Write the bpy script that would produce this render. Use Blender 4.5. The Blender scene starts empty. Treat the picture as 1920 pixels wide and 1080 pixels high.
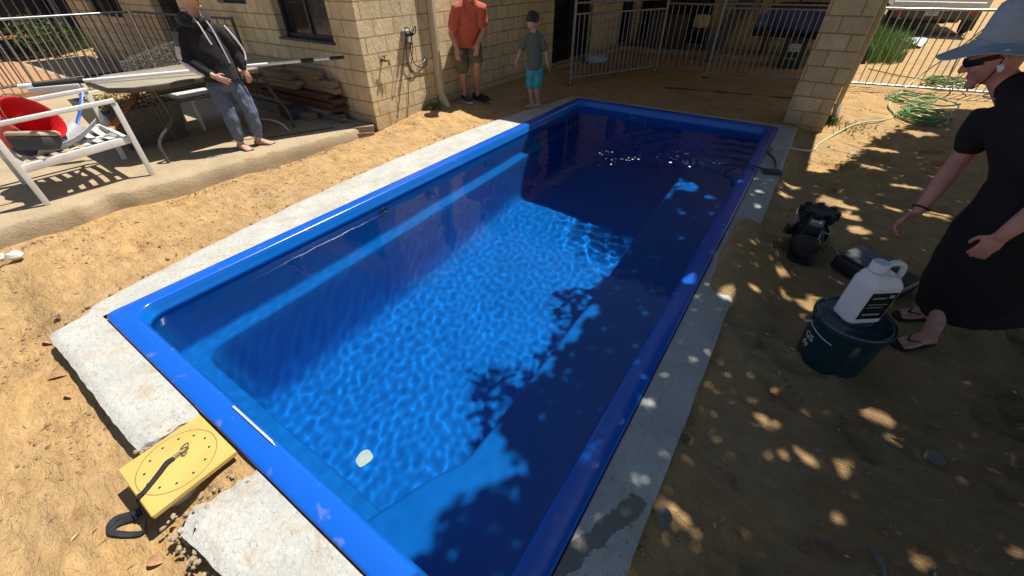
import bpy, bmesh, math, random
from mathutils import Vector, Matrix, noise
V = Vector
PI = math.pi
R = math.radians
sc = bpy.context.scene
COL = sc.collection
rnd = random.Random(7)

# ------------------------------------------------------------------ camera
cam_d = bpy.data.cameras.new('camera')
cam = bpy.data.objects.new('camera', cam_d)
COL.objects.link(cam)
cam_d.sensor_width = 36.0
cam_d.lens = 14.10
cam_d.clip_start = 0.05
cam_d.clip_end = 500
_y, _p, _r = -0.600, 0.668, -0.008
_f = V((math.sin(_y)*math.cos(_p), math.cos(_y)*math.cos(_p), -math.sin(_p)))
_rt = V((math.cos(_y), -math.sin(_y), 0)); _up = _rt.cross(_f)
_r2 = _rt*math.cos(_r) + _up*math.sin(_r); _u2 = _up*math.cos(_r) - _rt*math.sin(_r)
cam.matrix_world = Matrix(((_r2.x, _u2.x, -_f.x, 3.036), (_r2.y, _u2.y, -_f.y, -0.101), (_r2.z, _u2.z, -_f.z, 1.595), (0, 0, 0, 1)))
sc.camera = cam

# ------------------------------------------------------------------ sky, sun, exposure
SUN = V((0.22, 0.45, 1.0)).normalized()
SX, SY = 0.22, 0.45
world = bpy.data.worlds.new('World'); sc.world = world
world.use_nodes = True
wn = world.node_tree; wn.nodes.clear()
sky = wn.nodes.new('ShaderNodeTexSky'); sky.sky_type = 'NISHITA'; sky.sun_disc = False
sky.sun_elevation = math.asin(SUN.z); sky.sun_rotation = math.atan2(SUN.x, SUN.y)
sky.air_density = 1.0; sky.dust_density = 0.6
bgn = wn.nodes.new('ShaderNodeBackground'); bgn.inputs['Strength'].default_value = 0.065
wo = wn.nodes.new('ShaderNodeOutputWorld')
wn.links.new(sky.outputs[0], bgn.inputs[0]); wn.links.new(bgn.outputs[0], wo.inputs[0])
sun_d = bpy.data.lights.new('sun', 'SUN'); sun_d.energy = 5.0; sun_d.angle = R(0.53); sun_d.color = (1.0, 0.95, 0.86)
sun = bpy.data.objects.new('sun', sun_d); COL.objects.link(sun)
sun.rotation_euler = (-SUN).to_track_quat('-Z', 'Y').to_euler()
sun_d.cycles.is_caustics_light = True
sc.view_settings.view_transform = 'Standard'; sc.view_settings.look = 'None'
sc.view_settings.gamma = 1.0; sc.view_settings.use_curve_mapping = False
sc.view_settings.exposure = 0.5
cy = sc.cycles
cy.use_denoising = True
try:
    cy.denoiser = 'OPENIMAGEDENOISE'
except Exception:
    pass
cy.max_bounces = 8; cy.diffuse_bounces = 3; cy.glossy_bounces = 4; cy.transmission_bounces = 6; cy.transparent_max_bounces = 12
cy.caustics_refractive = True; cy.caustics_reflective = False
cy.sample_clamp_indirect = 4.0; cy.blur_glossy = 0.5

# ------------------------------------------------------------------ materials
def nodes(name):
    m = bpy.data.materials.new(name); m.use_nodes = True
    nt = m.node_tree; nt.nodes.clear()
    out = nt.nodes.new('ShaderNodeOutputMaterial'); b = nt.nodes.new('ShaderNodeBsdfPrincipled')
    nt.links.new(b.outputs[0], out.inputs[0])
    return m, nt, b
def N(nt, t, **kw):
    n = nt.nodes.new('ShaderNode'+t)
    for k, v in kw.items():
        if k in n.inputs: n.inputs[k].default_value = v
        else: setattr(n, k, v)
    return n
def L(nt, a, b): nt.links.new(a, b)
def c4(c): return (c[0], c[1], c[2], 1.0)
def ramp(nt, fac, stops):
    r = nt.nodes.new('ShaderNodeValToRGB')
    e = r.color_ramp.elements
    e[0].position = stops[0][0]; e[0].color = c4(stops[0][1])
    e[1].position = stops[-1][0]; e[1].color = c4(stops[-1][1])
    for p, c in stops[1:-1]:
        x = e.new(p); x.color = c4(c)
    L(nt, fac, r.inputs[0]); return r.outputs[0]
def mixc(nt, fac, a, b, mode='MIX'):
    m = nt.nodes.new('ShaderNodeMix'); m.data_type = 'RGBA'; m.blend_type = mode
    if isinstance(fac, float): m.inputs[0].default_value = fac
    else: L(nt, fac, m.inputs[0])
    for s, x in ((6, a), (7, b)):
        if isinstance(x, tuple): m.inputs[s].default_value = c4(x)
        else: L(nt, x, m.inputs[s])
    return m.outputs[2]
def math_(nt, op, a, b=0.5, c=None):
    m = nt.nodes.new('ShaderNodeMath'); m.operation = op
    for i, x in enumerate((a, b) if c is None else (a, b, c)):
        if isinstance(x, (int, float)): m.inputs[i].default_value = x
        else: L(nt, x, m.inputs[i])
    return m.outputs[0]
def tnoise(nt, vec, scale, detail=4, rough=.55, dist=0):
    n = N(nt, 'TexNoise', Scale=scale, Detail=detail, Roughness=rough, Distortion=dist)
    L(nt, vec, n.inputs['Vector']); return n.outputs[0]
def bump(nt, h, strength, dist, prev=None):
    b = N(nt, 'Bump', Strength=strength, Distance=dist); L(nt, h, b.inputs['Height'])
    if prev is not None: L(nt, prev, b.inputs['Normal'])
    return b.outputs[0]
def pm(name, c1, c2=None, scale=12, rough=.6, bmp=0, bscale=60, bdist=.003, metal=0, coat=0, spec=.5, lo=.35, hi=.65, sheen=0):
    m, nt, b = nodes(name)
    tc = N(nt, 'TexCoord').outputs['Object']
    if c2 is None: c2 = tuple(x*.85 for x in c1)
    col = ramp(nt, tnoise(nt, tc, scale, 5), [(lo, c2), (hi, c1)])
    L(nt, col, b.inputs['Base Color'])
    rr = math_(nt, 'MULTIPLY_ADD', tnoise(nt, tc, scale*2.3, 3), .25, rough-.125)
    L(nt, rr, b.inputs['Roughness'])
    b.inputs['Metallic'].default_value = metal
    b.inputs['Specular IOR Level'].default_value = spec
    b.inputs['Coat Weight'].default_value = coat
    if sheen: b.inputs['Sheen Weight'].default_value = sheen
    if bmp:
        L(nt, bump(nt, tnoise(nt, tc, bscale, 4), bmp, bdist), b.inputs['Normal'])
    return m

def mat_soil():
    m, nt, b = nodes('sandy_soil')
    tc = N(nt, 'TexCoord').outputs['Object']
    big = tnoise(nt, tc, .9, 5, .6, .4)
    mid = tnoise(nt, tc, 5.0, 6, .62, .3)
    mp = N(nt, 'Mapping'); mp.inputs['Scale'].default_value = (1.0, 2.4, 1.0); mp.inputs['Rotation'].default_value = (0, 0, .35)
    L(nt, tc, mp.inputs['Vector'])
    streak = tnoise(nt, mp.outputs[0], 7.0, 7, .7, .6)
    fine = tnoise(nt, tc, 90, 3, .7)
    c = ramp(nt, big, [(.3, (.41, .265, .130)), (.5, (.50, .31, .130)), (.7, (.56, .32, .095))])
    c2 = ramp(nt, mid, [(.33, (.31, .205, .11)), (.52, (.50, .335, .165)), (.72, (.60, .43, .235))])
    c = mixc(nt, .5, c, c2)
    dark = ramp(nt, streak, [(.29, (0.42, 0.39, 0.38)), (.44, (1, 1, 1))])
    c = mixc(nt, .75, c, dark, 'MULTIPLY')
    gr = ramp(nt, tnoise(nt, tc, 2.1, 4, .6, .5), [(.5, (0, 0, 0)), (.72, (1, 1, 1))])
    c = mixc(nt, math_(nt, 'MULTIPLY', gr, .38), c, (.40, .30, .20))
    sp = ramp(nt, fine, [(.3, (.78, .77, .76)), (.55, (1.03, 1.03, 1.03))])
    c = mixc(nt, .7, c, sp, 'MULTIPLY')
    # browner, darker earth towards the near right
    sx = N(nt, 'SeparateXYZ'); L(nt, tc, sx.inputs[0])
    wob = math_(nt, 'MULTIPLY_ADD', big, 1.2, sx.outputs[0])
    right_fac = N(nt, 'MapRange'); L(nt, wob, right_fac.inputs[0]); right_fac.inputs[1].default_value = 3.3; right_fac.inputs[2].default_value = 4.6
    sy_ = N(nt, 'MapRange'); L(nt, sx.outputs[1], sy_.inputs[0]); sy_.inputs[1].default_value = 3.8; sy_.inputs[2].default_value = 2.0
    c = mixc(nt, math_(nt, 'MULTIPLY', math_(nt, 'MULTIPLY', right_fac.outputs[0], sy_.outputs[0]), .6), c, (.17, .105, .055))
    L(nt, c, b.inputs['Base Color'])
    b.inputs['Roughness'].default_value = .95; b.inputs['Specular IOR Level'].default_value = .15
    n1 = bump(nt, tnoise(nt, tc, 26, 6, .65, .5), .62, .018)
    n2 = bump(nt, streak, .75, .045, n1)
    vo = N(nt, 'TexVoronoi', Scale=5.5); vo.feature = 'DISTANCE_TO_EDGE'
    wv = N(nt, 'Mapping'); L(nt, tc, wv.inputs['Vector'])
    va = nt.nodes.new('ShaderNodeVectorMath'); va.operation = 'ADD'; L(nt, tc, va.inputs[0])
    nz = N(nt, 'TexNoise', Scale=9.0, Detail=5); L(nt, tc, nz.inputs['Vector']); vs = nt.nodes.new('ShaderNodeVectorMath'); vs.operation = 'SCALE'; vs.inputs['Scale'].default_value = .22
    L(nt, nz.outputs['Color'], vs.inputs[0]); L(nt, vs.outputs[0], va.inputs[1]); L(nt, va.outputs[0], vo.inputs['Vector'])
    crack = math_(nt, 'MAXIMUM', ramp(nt, vo.outputs['Distance'], [(.0, (0, 0, 0)), (.035, (1, 1, 1))]), ramp(nt, tnoise(nt, tc, 1.7, 4, .6), [(.42, (1, 1, 1)), (.56, (0, 0, 0))]))
    n2 = bump(nt, crack, .35, .012, n2)
    n3 = bump(nt, fine, .3, .003, n2)
    L(nt, n3, b.inputs['Normal'])
    return m
def mat_concrete(name, base=(.50, .495, .455), stain=(.40, .26, .12), amt=.6, wet=False, bs=1.0):
    m, nt, b = nodes(name)
    tc = N(nt, 'TexCoord').outputs['Object']
    c = ramp(nt, tnoise(nt, tc, 3.5, 6, .6, .3), [(.3, tuple(x*.8 for x in base)), (.6, base)])
    pit = ramp(nt, tnoise(nt, tc, 55, 5, .7, .4), [(.30, (.30, .29, .28)), (.43, (1, 1, 1))])
    c = mixc(nt, .7, c, pit, 'MULTIPLY')
    st = ramp(nt, tnoise(nt, tc, 7.5, 8, .72, .6), [(.52, (0, 0, 0)), (.68, (1, 1, 1))])
    c = mixc(nt, math_(nt, 'MULTIPLY', st, amt), c, stain)
    if wet:
        # water splashed along the right-hand strip: a wet trail that dries towards its end
        sx = N(nt, 'SeparateXYZ'); L(nt, tc, sx.inputs[0])
        cx = math_(nt, 'MULTIPLY_ADD', sx.outputs[1], .42, 2.725)
        cx = math_(nt, 'MINIMUM', cx, 3.035)
        wv = math_(nt, 'MULTIPLY_ADD', tnoise(nt, tc, 16, 5, .7), .07, -.035)
        d = math_(nt, 'ABSOLUTE', math_(nt, 'SUBTRACT', math_(nt, 'ADD', sx.outputs[0], wv), cx))
        w1 = math_(nt, 'LESS_THAN', d, .036)
        w2 = math_(nt, 'LESS_THAN', math_(nt, 'ADD', sx.outputs[1], wv), .765)
        w3 = math_(nt, 'GREATER_THAN', sx.outputs[0], 2.86)
        w = math_(nt, 'MULTIPLY', math_(nt, 'MULTIPLY', w1, w2), w3)
        c = mixc(nt, math_(nt, 'MULTIPLY', w, .85), c, (.13, .125, .10))
        L(nt, math_(nt, 'MULTIPLY_ADD', w, -.45, .9), b.inputs['Roughness'])
    else:
        b.inputs['Roughness'].default_value = .9
    L(nt, c, b.inputs['Base Color'])
    n1 = bump(nt, tnoise(nt, tc, 14, 7, .68, .4), .4*bs, .014)
    n2 = bump(nt, tnoise(nt, tc, 52, 5, .72, .6), .8*bs, .010, n1)
    L(nt, n2, b.inputs['Normal'])
    return m
def mat_block(name, axis, tint=1.0, stamped=True, off=0.0):
    m, nt, b = nodes(name)
    tc = N(nt, 'TexCoord').outputs['Object']
    s = N(nt, 'SeparateXYZ'); L(nt, tc, s.inputs[0])
    cmb = N(nt, 'CombineXYZ')
    L(nt, math_(nt, 'ADD', s.outputs[axis], off), cmb.inputs[0]); L(nt, math_(nt, 'SUBTRACT', s.outputs[2], .140 - .172*10), cmb.inputs[1])
    br = N(nt, 'TexBrick'); br.offset = .5; br.offset_frequency = 2; br.squash = 1.0
    L(nt, cmb.outputs[0], br.inputs['Vector'])
    br.inputs['Scale'].default_value = 1.0; br.inputs['Brick Width'].default_value = .310; br.inputs['Row Height'].default_value = .172
    br.inputs['Mortar Size'].default_value = .007; br.inputs['Mortar Smooth'].default_value = .25; br.inputs['Bias'].default_value = 0
    k = tint
    br.inputs['Color1'].default_value = (.75*k, .61*k, .39*k, 1); br.inputs['Color2'].default_value = (.62*k, .50*k, .315*k, 1)
    br.inputs['Mortar'].default_value = (.48*k, .31*k, .125*k, 1)
    blot = ramp(nt, tnoise(nt, tc, 9, 6, .65), [(.3, (.66, .63, .58)), (.6, (1.05, 1.04, 1.02))])
    strk = N(nt, 'Mapping'); strk.inputs['Scale'].default_value = (3.2, 3.2, .5); L(nt, tc, strk.inputs['Vector'])
    blot = mixc(nt, .8, blot, ramp(nt, tnoise(nt, strk.outputs[0], 1.6, 5, .65), [(.35, (.74, .70, .64)), (.55, (1.02, 1.02, 1.02))]), 'MULTIPLY')
    c = mixc(nt, .55, br.outputs['Color'], blot, 'MULTIPLY')
    pit = ramp(nt, tnoise(nt, tc, 48, 3, .6), [(.24, (.45, .4, .35)), (.36, (1, 1, 1))])
    c = mixc(nt, .8, c, pit, 'MULTIPLY')
    # splash dirt near the ground
    zr = N(nt, 'MapRange'); L(nt, math_(nt, 'MULTIPLY_ADD', tnoise(nt, tc, 6, 4), .3, s.outputs[2]), zr.inputs[0]); zr.inputs[1].default_value = .45; zr.inputs[2].default_value = .12
    c = mixc(nt, math_(nt, 'MULTIPLY', zr.outputs[0], .5), c, (.27, .18, .09))
    L(nt, c, b.inputs['Base Color'])
    b.inputs['Roughness'].default_value = .92; b.inputs['Specular IOR Level'].default_value = .2
    inv = math_(nt, 'SUBTRACT', 1.0, br.outputs['Fac'])
    n = bump(nt, inv, .9, .010)
    if stamped:
        w = N(nt, 'TexWave'); w.wave_type = 'RINGS'
        w.inputs['Scale'].default_value = 6; w.inputs['Distortion'].default_value = 9; w.inputs['Detail'].default_value = 3; w.inputs['Detail Scale'].default_value = 1.6
        L(nt, tc, w.inputs['Vector'])
        sel = ramp(nt, tnoise(nt, tc, 5, 3), [(.42, (0, 0, 0)), (.6, (1, 1, 1))])
        g = math_(nt, 'MULTIPLY', ramp(nt, w.outputs['Fac'], [(.0, (0, 0, 0)), (.22, (1, 1, 1))]), 1.0)
        g = math_(nt, 'MAXIMUM', g, math_(nt, 'SUBTRACT', 1.0, sel))
        n = bump(nt, g, .45, .008, n)
        n = bump(nt, tnoise(nt, tc, 20, 5, .6, .5), .5, .012, n)
    n = bump(nt, tnoise(nt, tc, 70, 4, .65), .35, .004, n)
    L(nt, n, b.inputs['Normal'])
    return m
def mat_gel():
    m, nt, b = nodes('blue_gelcoat')
    tc = N(nt, 'TexCoord').outputs['Object']
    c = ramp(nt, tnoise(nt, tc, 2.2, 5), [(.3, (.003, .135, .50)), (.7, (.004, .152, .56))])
    du = ramp(nt, tnoise(nt, tc, 9, 7, .7, .7), [(.60, (0, 0, 0)), (.74, (1, 1, 1))])
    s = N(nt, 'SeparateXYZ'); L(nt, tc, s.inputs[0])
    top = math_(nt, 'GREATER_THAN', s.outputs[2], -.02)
    c = mixc(nt, top, c, (.006, .098, .50))  # below the rim the water's greener tint is painted into the colour
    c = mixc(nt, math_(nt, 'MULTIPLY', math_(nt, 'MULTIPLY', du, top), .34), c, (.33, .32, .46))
    L(nt, c, b.inputs['Base Color'])
    dry = math_(nt, 'GREATER_THAN', s.outputs[2], -.105)
    L(nt, math_(nt, 'ADD', math_(nt, 'MULTIPLY_ADD', du, .3, .20), math_(nt, 'MULTIPLY_ADD', dry, -.5, .5)), b.inputs['Roughness'])
    # wetted gelcoat hardly reflects: the index step to water is small
    L(nt, math_(nt, 'MULTIPLY', dry, .45), b.inputs['Specular IOR Level'])
    L(nt, bump(nt, tnoise(nt, tc, 7, 2), .05, .02), b.inputs['Normal'])
    return m
def mat_water():
    m = bpy.data.materials.new('pool_water'); m.use_nodes = True
    nt = m.node_tree; nt.nodes.clear()
    out = nt.nodes.new('ShaderNodeOutputMaterial'); b = nt.nodes.new('ShaderNodeBsdfPrincipled')
    b.inputs['Base Color'].default_value = (.93, .98, 1, 1); b.inputs['Roughness'].default_value = 0.0
    b.inputs['IOR'].default_value = 1.33; b.inputs['Transmission Weight'].default_value = 1.0
    nt.links.new(b.outputs[0], out.inputs[0])
    return m
def mat_glass_dark(name, c=(.012, .013, .016)):
    m, nt, b = nodes(name)
    b.inputs['Base Color'].default_value = c4(c); b.inputs['Roughness'].default_value = .06
    b.inputs['Specular IOR Level'].default_value = .6
    return m
def mat_wood(name, c1, c2, axis=0, scale=1.0):
    m, nt, b = nodes(name)
    tc = N(nt, 'TexCoord').outputs['Object']
    mp = N(nt, 'Mapping'); s = [14, 14, 14]; s[axis] = 1.2
    mp.inputs['Scale'].default_value = s; L(nt, tc, mp.inputs['Vector'])
    f = tnoise(nt, mp.outputs[0], 2.2*scale, 6, .65, .6)
    L(nt, ramp(nt, f, [(.3, c2), (.65, c1)]), b.inputs['Base Color'])
    b.inputs['Roughness'].default_value = .8
    L(nt, bump(nt, f, .4, .004), b.inputs['Normal'])
    return m
def mat_leaf(name, cols, trans=.25):
    m, nt, b = nodes(name)
    gi = N(nt, 'NewGeometry').outputs['Random Per Island']
    st = [(i/(len(cols)-1), c) for i, c in enumerate(cols)]
    col = ramp(nt, gi, st)
    L(nt, col, b.inputs['Base Color']); b.inputs['Roughness'].default_value = .5
    return m
def mat_weave():
    m, nt, b = nodes('grey_wicker')
    tc = N(nt, 'TexCoord').outputs['Object']
    s = N(nt, 'SeparateXYZ'); L(nt, tc, s.inputs[0])
    cmb = N(nt, 'CombineXYZ')
    L(nt, math_(nt, 'ADD', s.outputs[0], s.outputs[1]), cmb.inputs[0]); L(nt, s.outputs[2], cmb.inputs[1])
    br = N(nt, 'TexBrick'); L(nt, cmb.outputs[0], br.inputs['Vector'])
    br.inputs['Scale'].default_value = 1; br.inputs['Brick Width'].default_value = .05; br.inputs['Row Height'].default_value = .018
    br.inputs['Mortar Size'].default_value = .003
    br.inputs['Color1'].default_value = (.16, .15, .14, 1); br.inputs['Color2'].default_value = (.24, .23, .21, 1); br.inputs['Mortar'].default_value = (.03, .03, .03, 1)
    L(nt, br.outputs['Color'], b.inputs['Base Color']); b.inputs['Roughness'].default_value = .6
    L(nt, bump(nt, math_(nt, 'SUBTRACT', 1.0, br.outputs['Fac']), 1, .006), b.inputs['Normal'])
    return m
M = dict(
    soil=mat_soil(), conc=mat_concrete('raw_concrete', wet=True), slab=mat_concrete('sandy_slab', (.44, .345, .22), (.40, .265, .125), .9, bs=1.0),
    blockY=mat_block('stamped_block', 1, off=.11), blockX=mat_block('plain_block', 0, 1.0, False, .15), blockP=mat_block('pillar_block', 0, .92, False, .02),
    gel=mat_gel(), water=mat_water(), glass=mat_glass_dark('dark_glass'), black_door=mat_glass_dark('black_screen', (.010, .010, .013)),
    frame=pm('charcoal_frame', (.028, .030, .036), rough=.4), cream=pm('cream_metal', (.60, .52, .38), (.52, .45, .32), 6, .45),
    roofm=pm('roof_sheet', (.45, .40, .32), rough=.5), soffit=pm('soffit_board', (.5, .47, .42), rough=.8),
    galv=pm('galvanised_steel', (.50, .51, .53), (.36, .37, .39), 18, .38, metal=.85), greyrail=pm('dark_grey_rail', (.10, .105, .115), (.07, .07, .08), 15, .45, metal=.3),
    white_al=pm('white_powdercoat', (.74, .74, .73), (.66, .65, .63), 9, .42), alum=pm('anodised_aluminium', (.86, .87, .89), (.80, .81, .83), 20, .35, metal=.15), galv_shade=pm('shade_tinted_galvanised', (.30, .31, .33), (.22, .23, .25), 18, .5, metal=.6),  # last entry: galvanised steel with the patio's shade put into its colour
    black_pl=pm('black_plastic', (.016, .016, .018), (.010, .010, .012), 20, .42), blackrub=pm('black_rubber', (.012, .012, .012), rough=.7),
    red_pl=pm('red_plastic', (.62, .018, .022), (.50, .012, .018), 8, .36), grey_pl=pm('grey_plastic', (.34, .34, .35), (.28, .28, .29), 8, .5),
    tan_pl=pm('tan_lid', (.50, .40, .27), (.40, .31, .2), 6, .6), blue_pl=pm('blue_plastic', (.03, .13, .55), rough=.4),
    bronze=pm('bronze_steel', (.13, .11, .085), (.08, .07, .055), 14, .5, metal=.4), table_top=pm('dusty_table_glass', (.40, .34, .25), (.33, .28, .2), 5, .35, spec=.6),
    weave=mat_weave(), dryleaf=mat_leaf('dried_leaves', [(.42, .29, .12), (.55, .42, .20), (.30, .18, .08), (.62, .48, .25), (.22, .13, .06)]),
    plank=mat_wood('weathered_plank', (.36, .24, .14), (.20, .12, .07)), plankr=mat_wood('jarrah_plank', (.13, .050, .032), (.06, .026, .02)), plankg=mat_wood('grey_plank', (.30, .25, .19), (.18, .14, .10)),
    stake=mat_wood('orange_stake', (.52, .22, .08), (.38, .15, .05)), deck=mat_wood('deck_board', (.50, .27, .13), (.34, .17, .08), 1),
    paver=pm('brown_paver', (.34, .24, .17), (.26, .18, .12), 12, .9, .4, 60), bluestone=pm('dark_paver', (.07, .072, .08), rough=.9, bmp=.4),
    yellow=pm('yellow_board', (.62, .42, .125), (.56, .37, .105), 6, .45, .08, 20), yellow_d=pm('groove_line', (.30, .20, .06), rough=.8), hole=pm('dark_hole', (.02, .016, .01), rough=1),
    strap=pm('black_webbing', (.018, .018, .022), (.010, .010, .012), 60, .75, .4, 300, .001), steel=pm('zinc_clip', (.46, .40, .30), rough=.35, metal=.9),
    white_pl=pm('white_plastic', (.78, .78, .79), (.72, .72, .74), 6, .38), teal=pm('dark_teal_plastic', (.005, .034, .048), (.004, .028, .042), 10, .25, coat=.2),
    label_w=pm('white_print', (.75, .75, .75), rough=.5), label_r=pm('red_print', (.5, .02, .03), rough=.5), label_k=pm('black_label', (.012, .012, .016), rough=.3), label_s=pm('silver_label', (.62, .63, .65), (.5, .5, .52), 40, .35, metal=.5),
    print_b=pm('pale_blue_print', (.35, .50, .62), rough=.5),
    hose=pm('green_hose', (.17, .34, .10), (.10, .22, .05), 30, .4), hose_w=pm('pale_hose', (.55, .62, .42), (.40, .50, .28), 30, .4), hose_k=pm('dark_hose', (.025, .05, .045), rough=.4),
    tree_leaf=mat_leaf('tree_leaves', [(.035, .07, .02), (.05, .10, .03), (.07, .12, .035)]), bark=pm('bark', (.16, .12, .09), (.08, .06, .045), 10, .95, .8, 30, .02),
    grass=mat_leaf('green_grass', [(.06, .16, .02), (.10, .24, .03), (.16, .30, .06), (.22, .28, .09)]), weed=mat_leaf('weed_leaves', [(.06, .12, .03), (.12, .18, .05), (.25, .26, .10)]),
    shrub=mat_leaf('shrub_leaves', [(.04, .09, .02), (.09, .16, .04), (.14, .2, .06)]),
    olive=pm('grey_truck_paint', (.085, .080, .072), (.06, .056, .05), 3, .45), tray=pm('white_tray', (.62, .64, .66), rough=.4), tail=pm('red_lens', (.35, .03, .015), rough=.2), tyre=pm('tyre_rubber', (.018, .018, .018), rough=.85),
    plate=pm('plate_white', (.62, .64, .68), rough=.4), ink=pm('plate_ink', (.02, .03, .12), rough=.5), paper=pm('grey_sheet', (.55, .58, .60), (.42, .46, .46), 18, .5), orange=pm('orange_strap', (.75, .14, .06), rough=.6),
    bag=pm('white_bag', (.55, .56, .60), (.45, .46, .5), 6, .6, .3, 14, .02), tarp=pm('blue_tarp', (.02, .05, .20), (.012, .03, .12), 5, .45, .4, 8, .03), brown_box=pm('brown_cabinet', (.07, .042, .03), rough=.5), creamcl=pm('cream_cushion', (.62, .50, .30), rough=.8),
    rock=pm('stone', (.30, .25, .19), (.18, .15, .11), 10, .95, .6, 30, .01), pale=pm('pale_stone', (.66, .62, .55), rough=.9, bmp=.4),
    pebble=mat_leaf('soil_crumbs', [(.30, .19, .085), (.22, .14, .07), (.38, .26, .13), (.16, .10, .05), (.44, .33, .2)]),
    wire=pm('wire_netting', (.52, .50, .46), rough=.45, metal=.7), brass=pm('brass', (.20, .13, .06), rough=.4, metal=.8), rust=pm('rusty_steel', (.12, .07, .045), rough=.8),
    ghost=pm('pale_fitting', (.62, .74, .70), rough=.5),
    skin_t=pm('fair_skin', (.52, .30, .225), (.46, .25, .185), 14, .5, .1, 120, .001), skin_m=pm('tanned_skin', (.46, .245, .165), (.40, .20, .13), 14, .5, .1, 120, .001), skin_w=pm('pink_skin', (.52, .255, .20), (.45, .21, .165), 14, .5, .1, 120, .001),
    hood=pm('black_fleece', (.012, .012, .015), (.008, .008, .010), 50, .95, .3, 200, .002, sheen=.15), stripe_w=pm('white_fabric', (.66, .66, .69), rough=.9), stripe_g=pm('grey_fabric', (.13, .13, .14), (.09, .09, .10), 40, .9),
    jogger=pm('blue_grey_fleece', (.115, .15, .235), (.09, .12, .19), 40, .95, .25, 150, .002), tee_o=pm('orange_cotton', (.50, .115, .07), (.43, .09, .055), 25, .9, .25, 90, .003), khaki=pm('khaki_cotton', (.155, .135, .08), (.12, .10, .06), 30, .9, .3, 90, .003),
    tee_g=pm('grey_green_cotton', (.115, .135, .125), (.09, .108, .1), 30, .9, .3, 90, .003), teal_sh=pm('turquoise_shorts', (.05, .36, .42), (.04, .28, .34), 12, .7, .3, 50, .004), hair=pm('dark_brown_hair', (.035, .021, .013), (.014, .009, .006), 60, .5, .6, 120, .006),
    sock=pm('black_sock', (.012, .012, .013), rough=.95), shoe=pm('grey_trainer', (.07, .07, .075), (.025, .025, .028), 40, .8), sole=pm('white_sole', (.55, .55, .55), rough=.7), shoe_k=pm('black_trainer', (.015, .015, .017), rough=.8),
    dress=pm('black_jersey', (.0075, .0075, .010), (.006, .006, .008), 30, .9, .3, 20, .01), denim=pm('pale_denim', (.33, .40, .47), (.27, .34, .41), 60, .9, .4, 240, .002), lens=pm('sunglass_lens', (.010, .009, .010), rough=.35, spec=.2), eye=pm('eye', (.04, .03, .025), rough=.2), silver=pm('silver', (.6, .6, .6), rough=.25, metal=1.0), lip=pm('lip', (.42, .16, .14), rough=.5),
)

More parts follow.
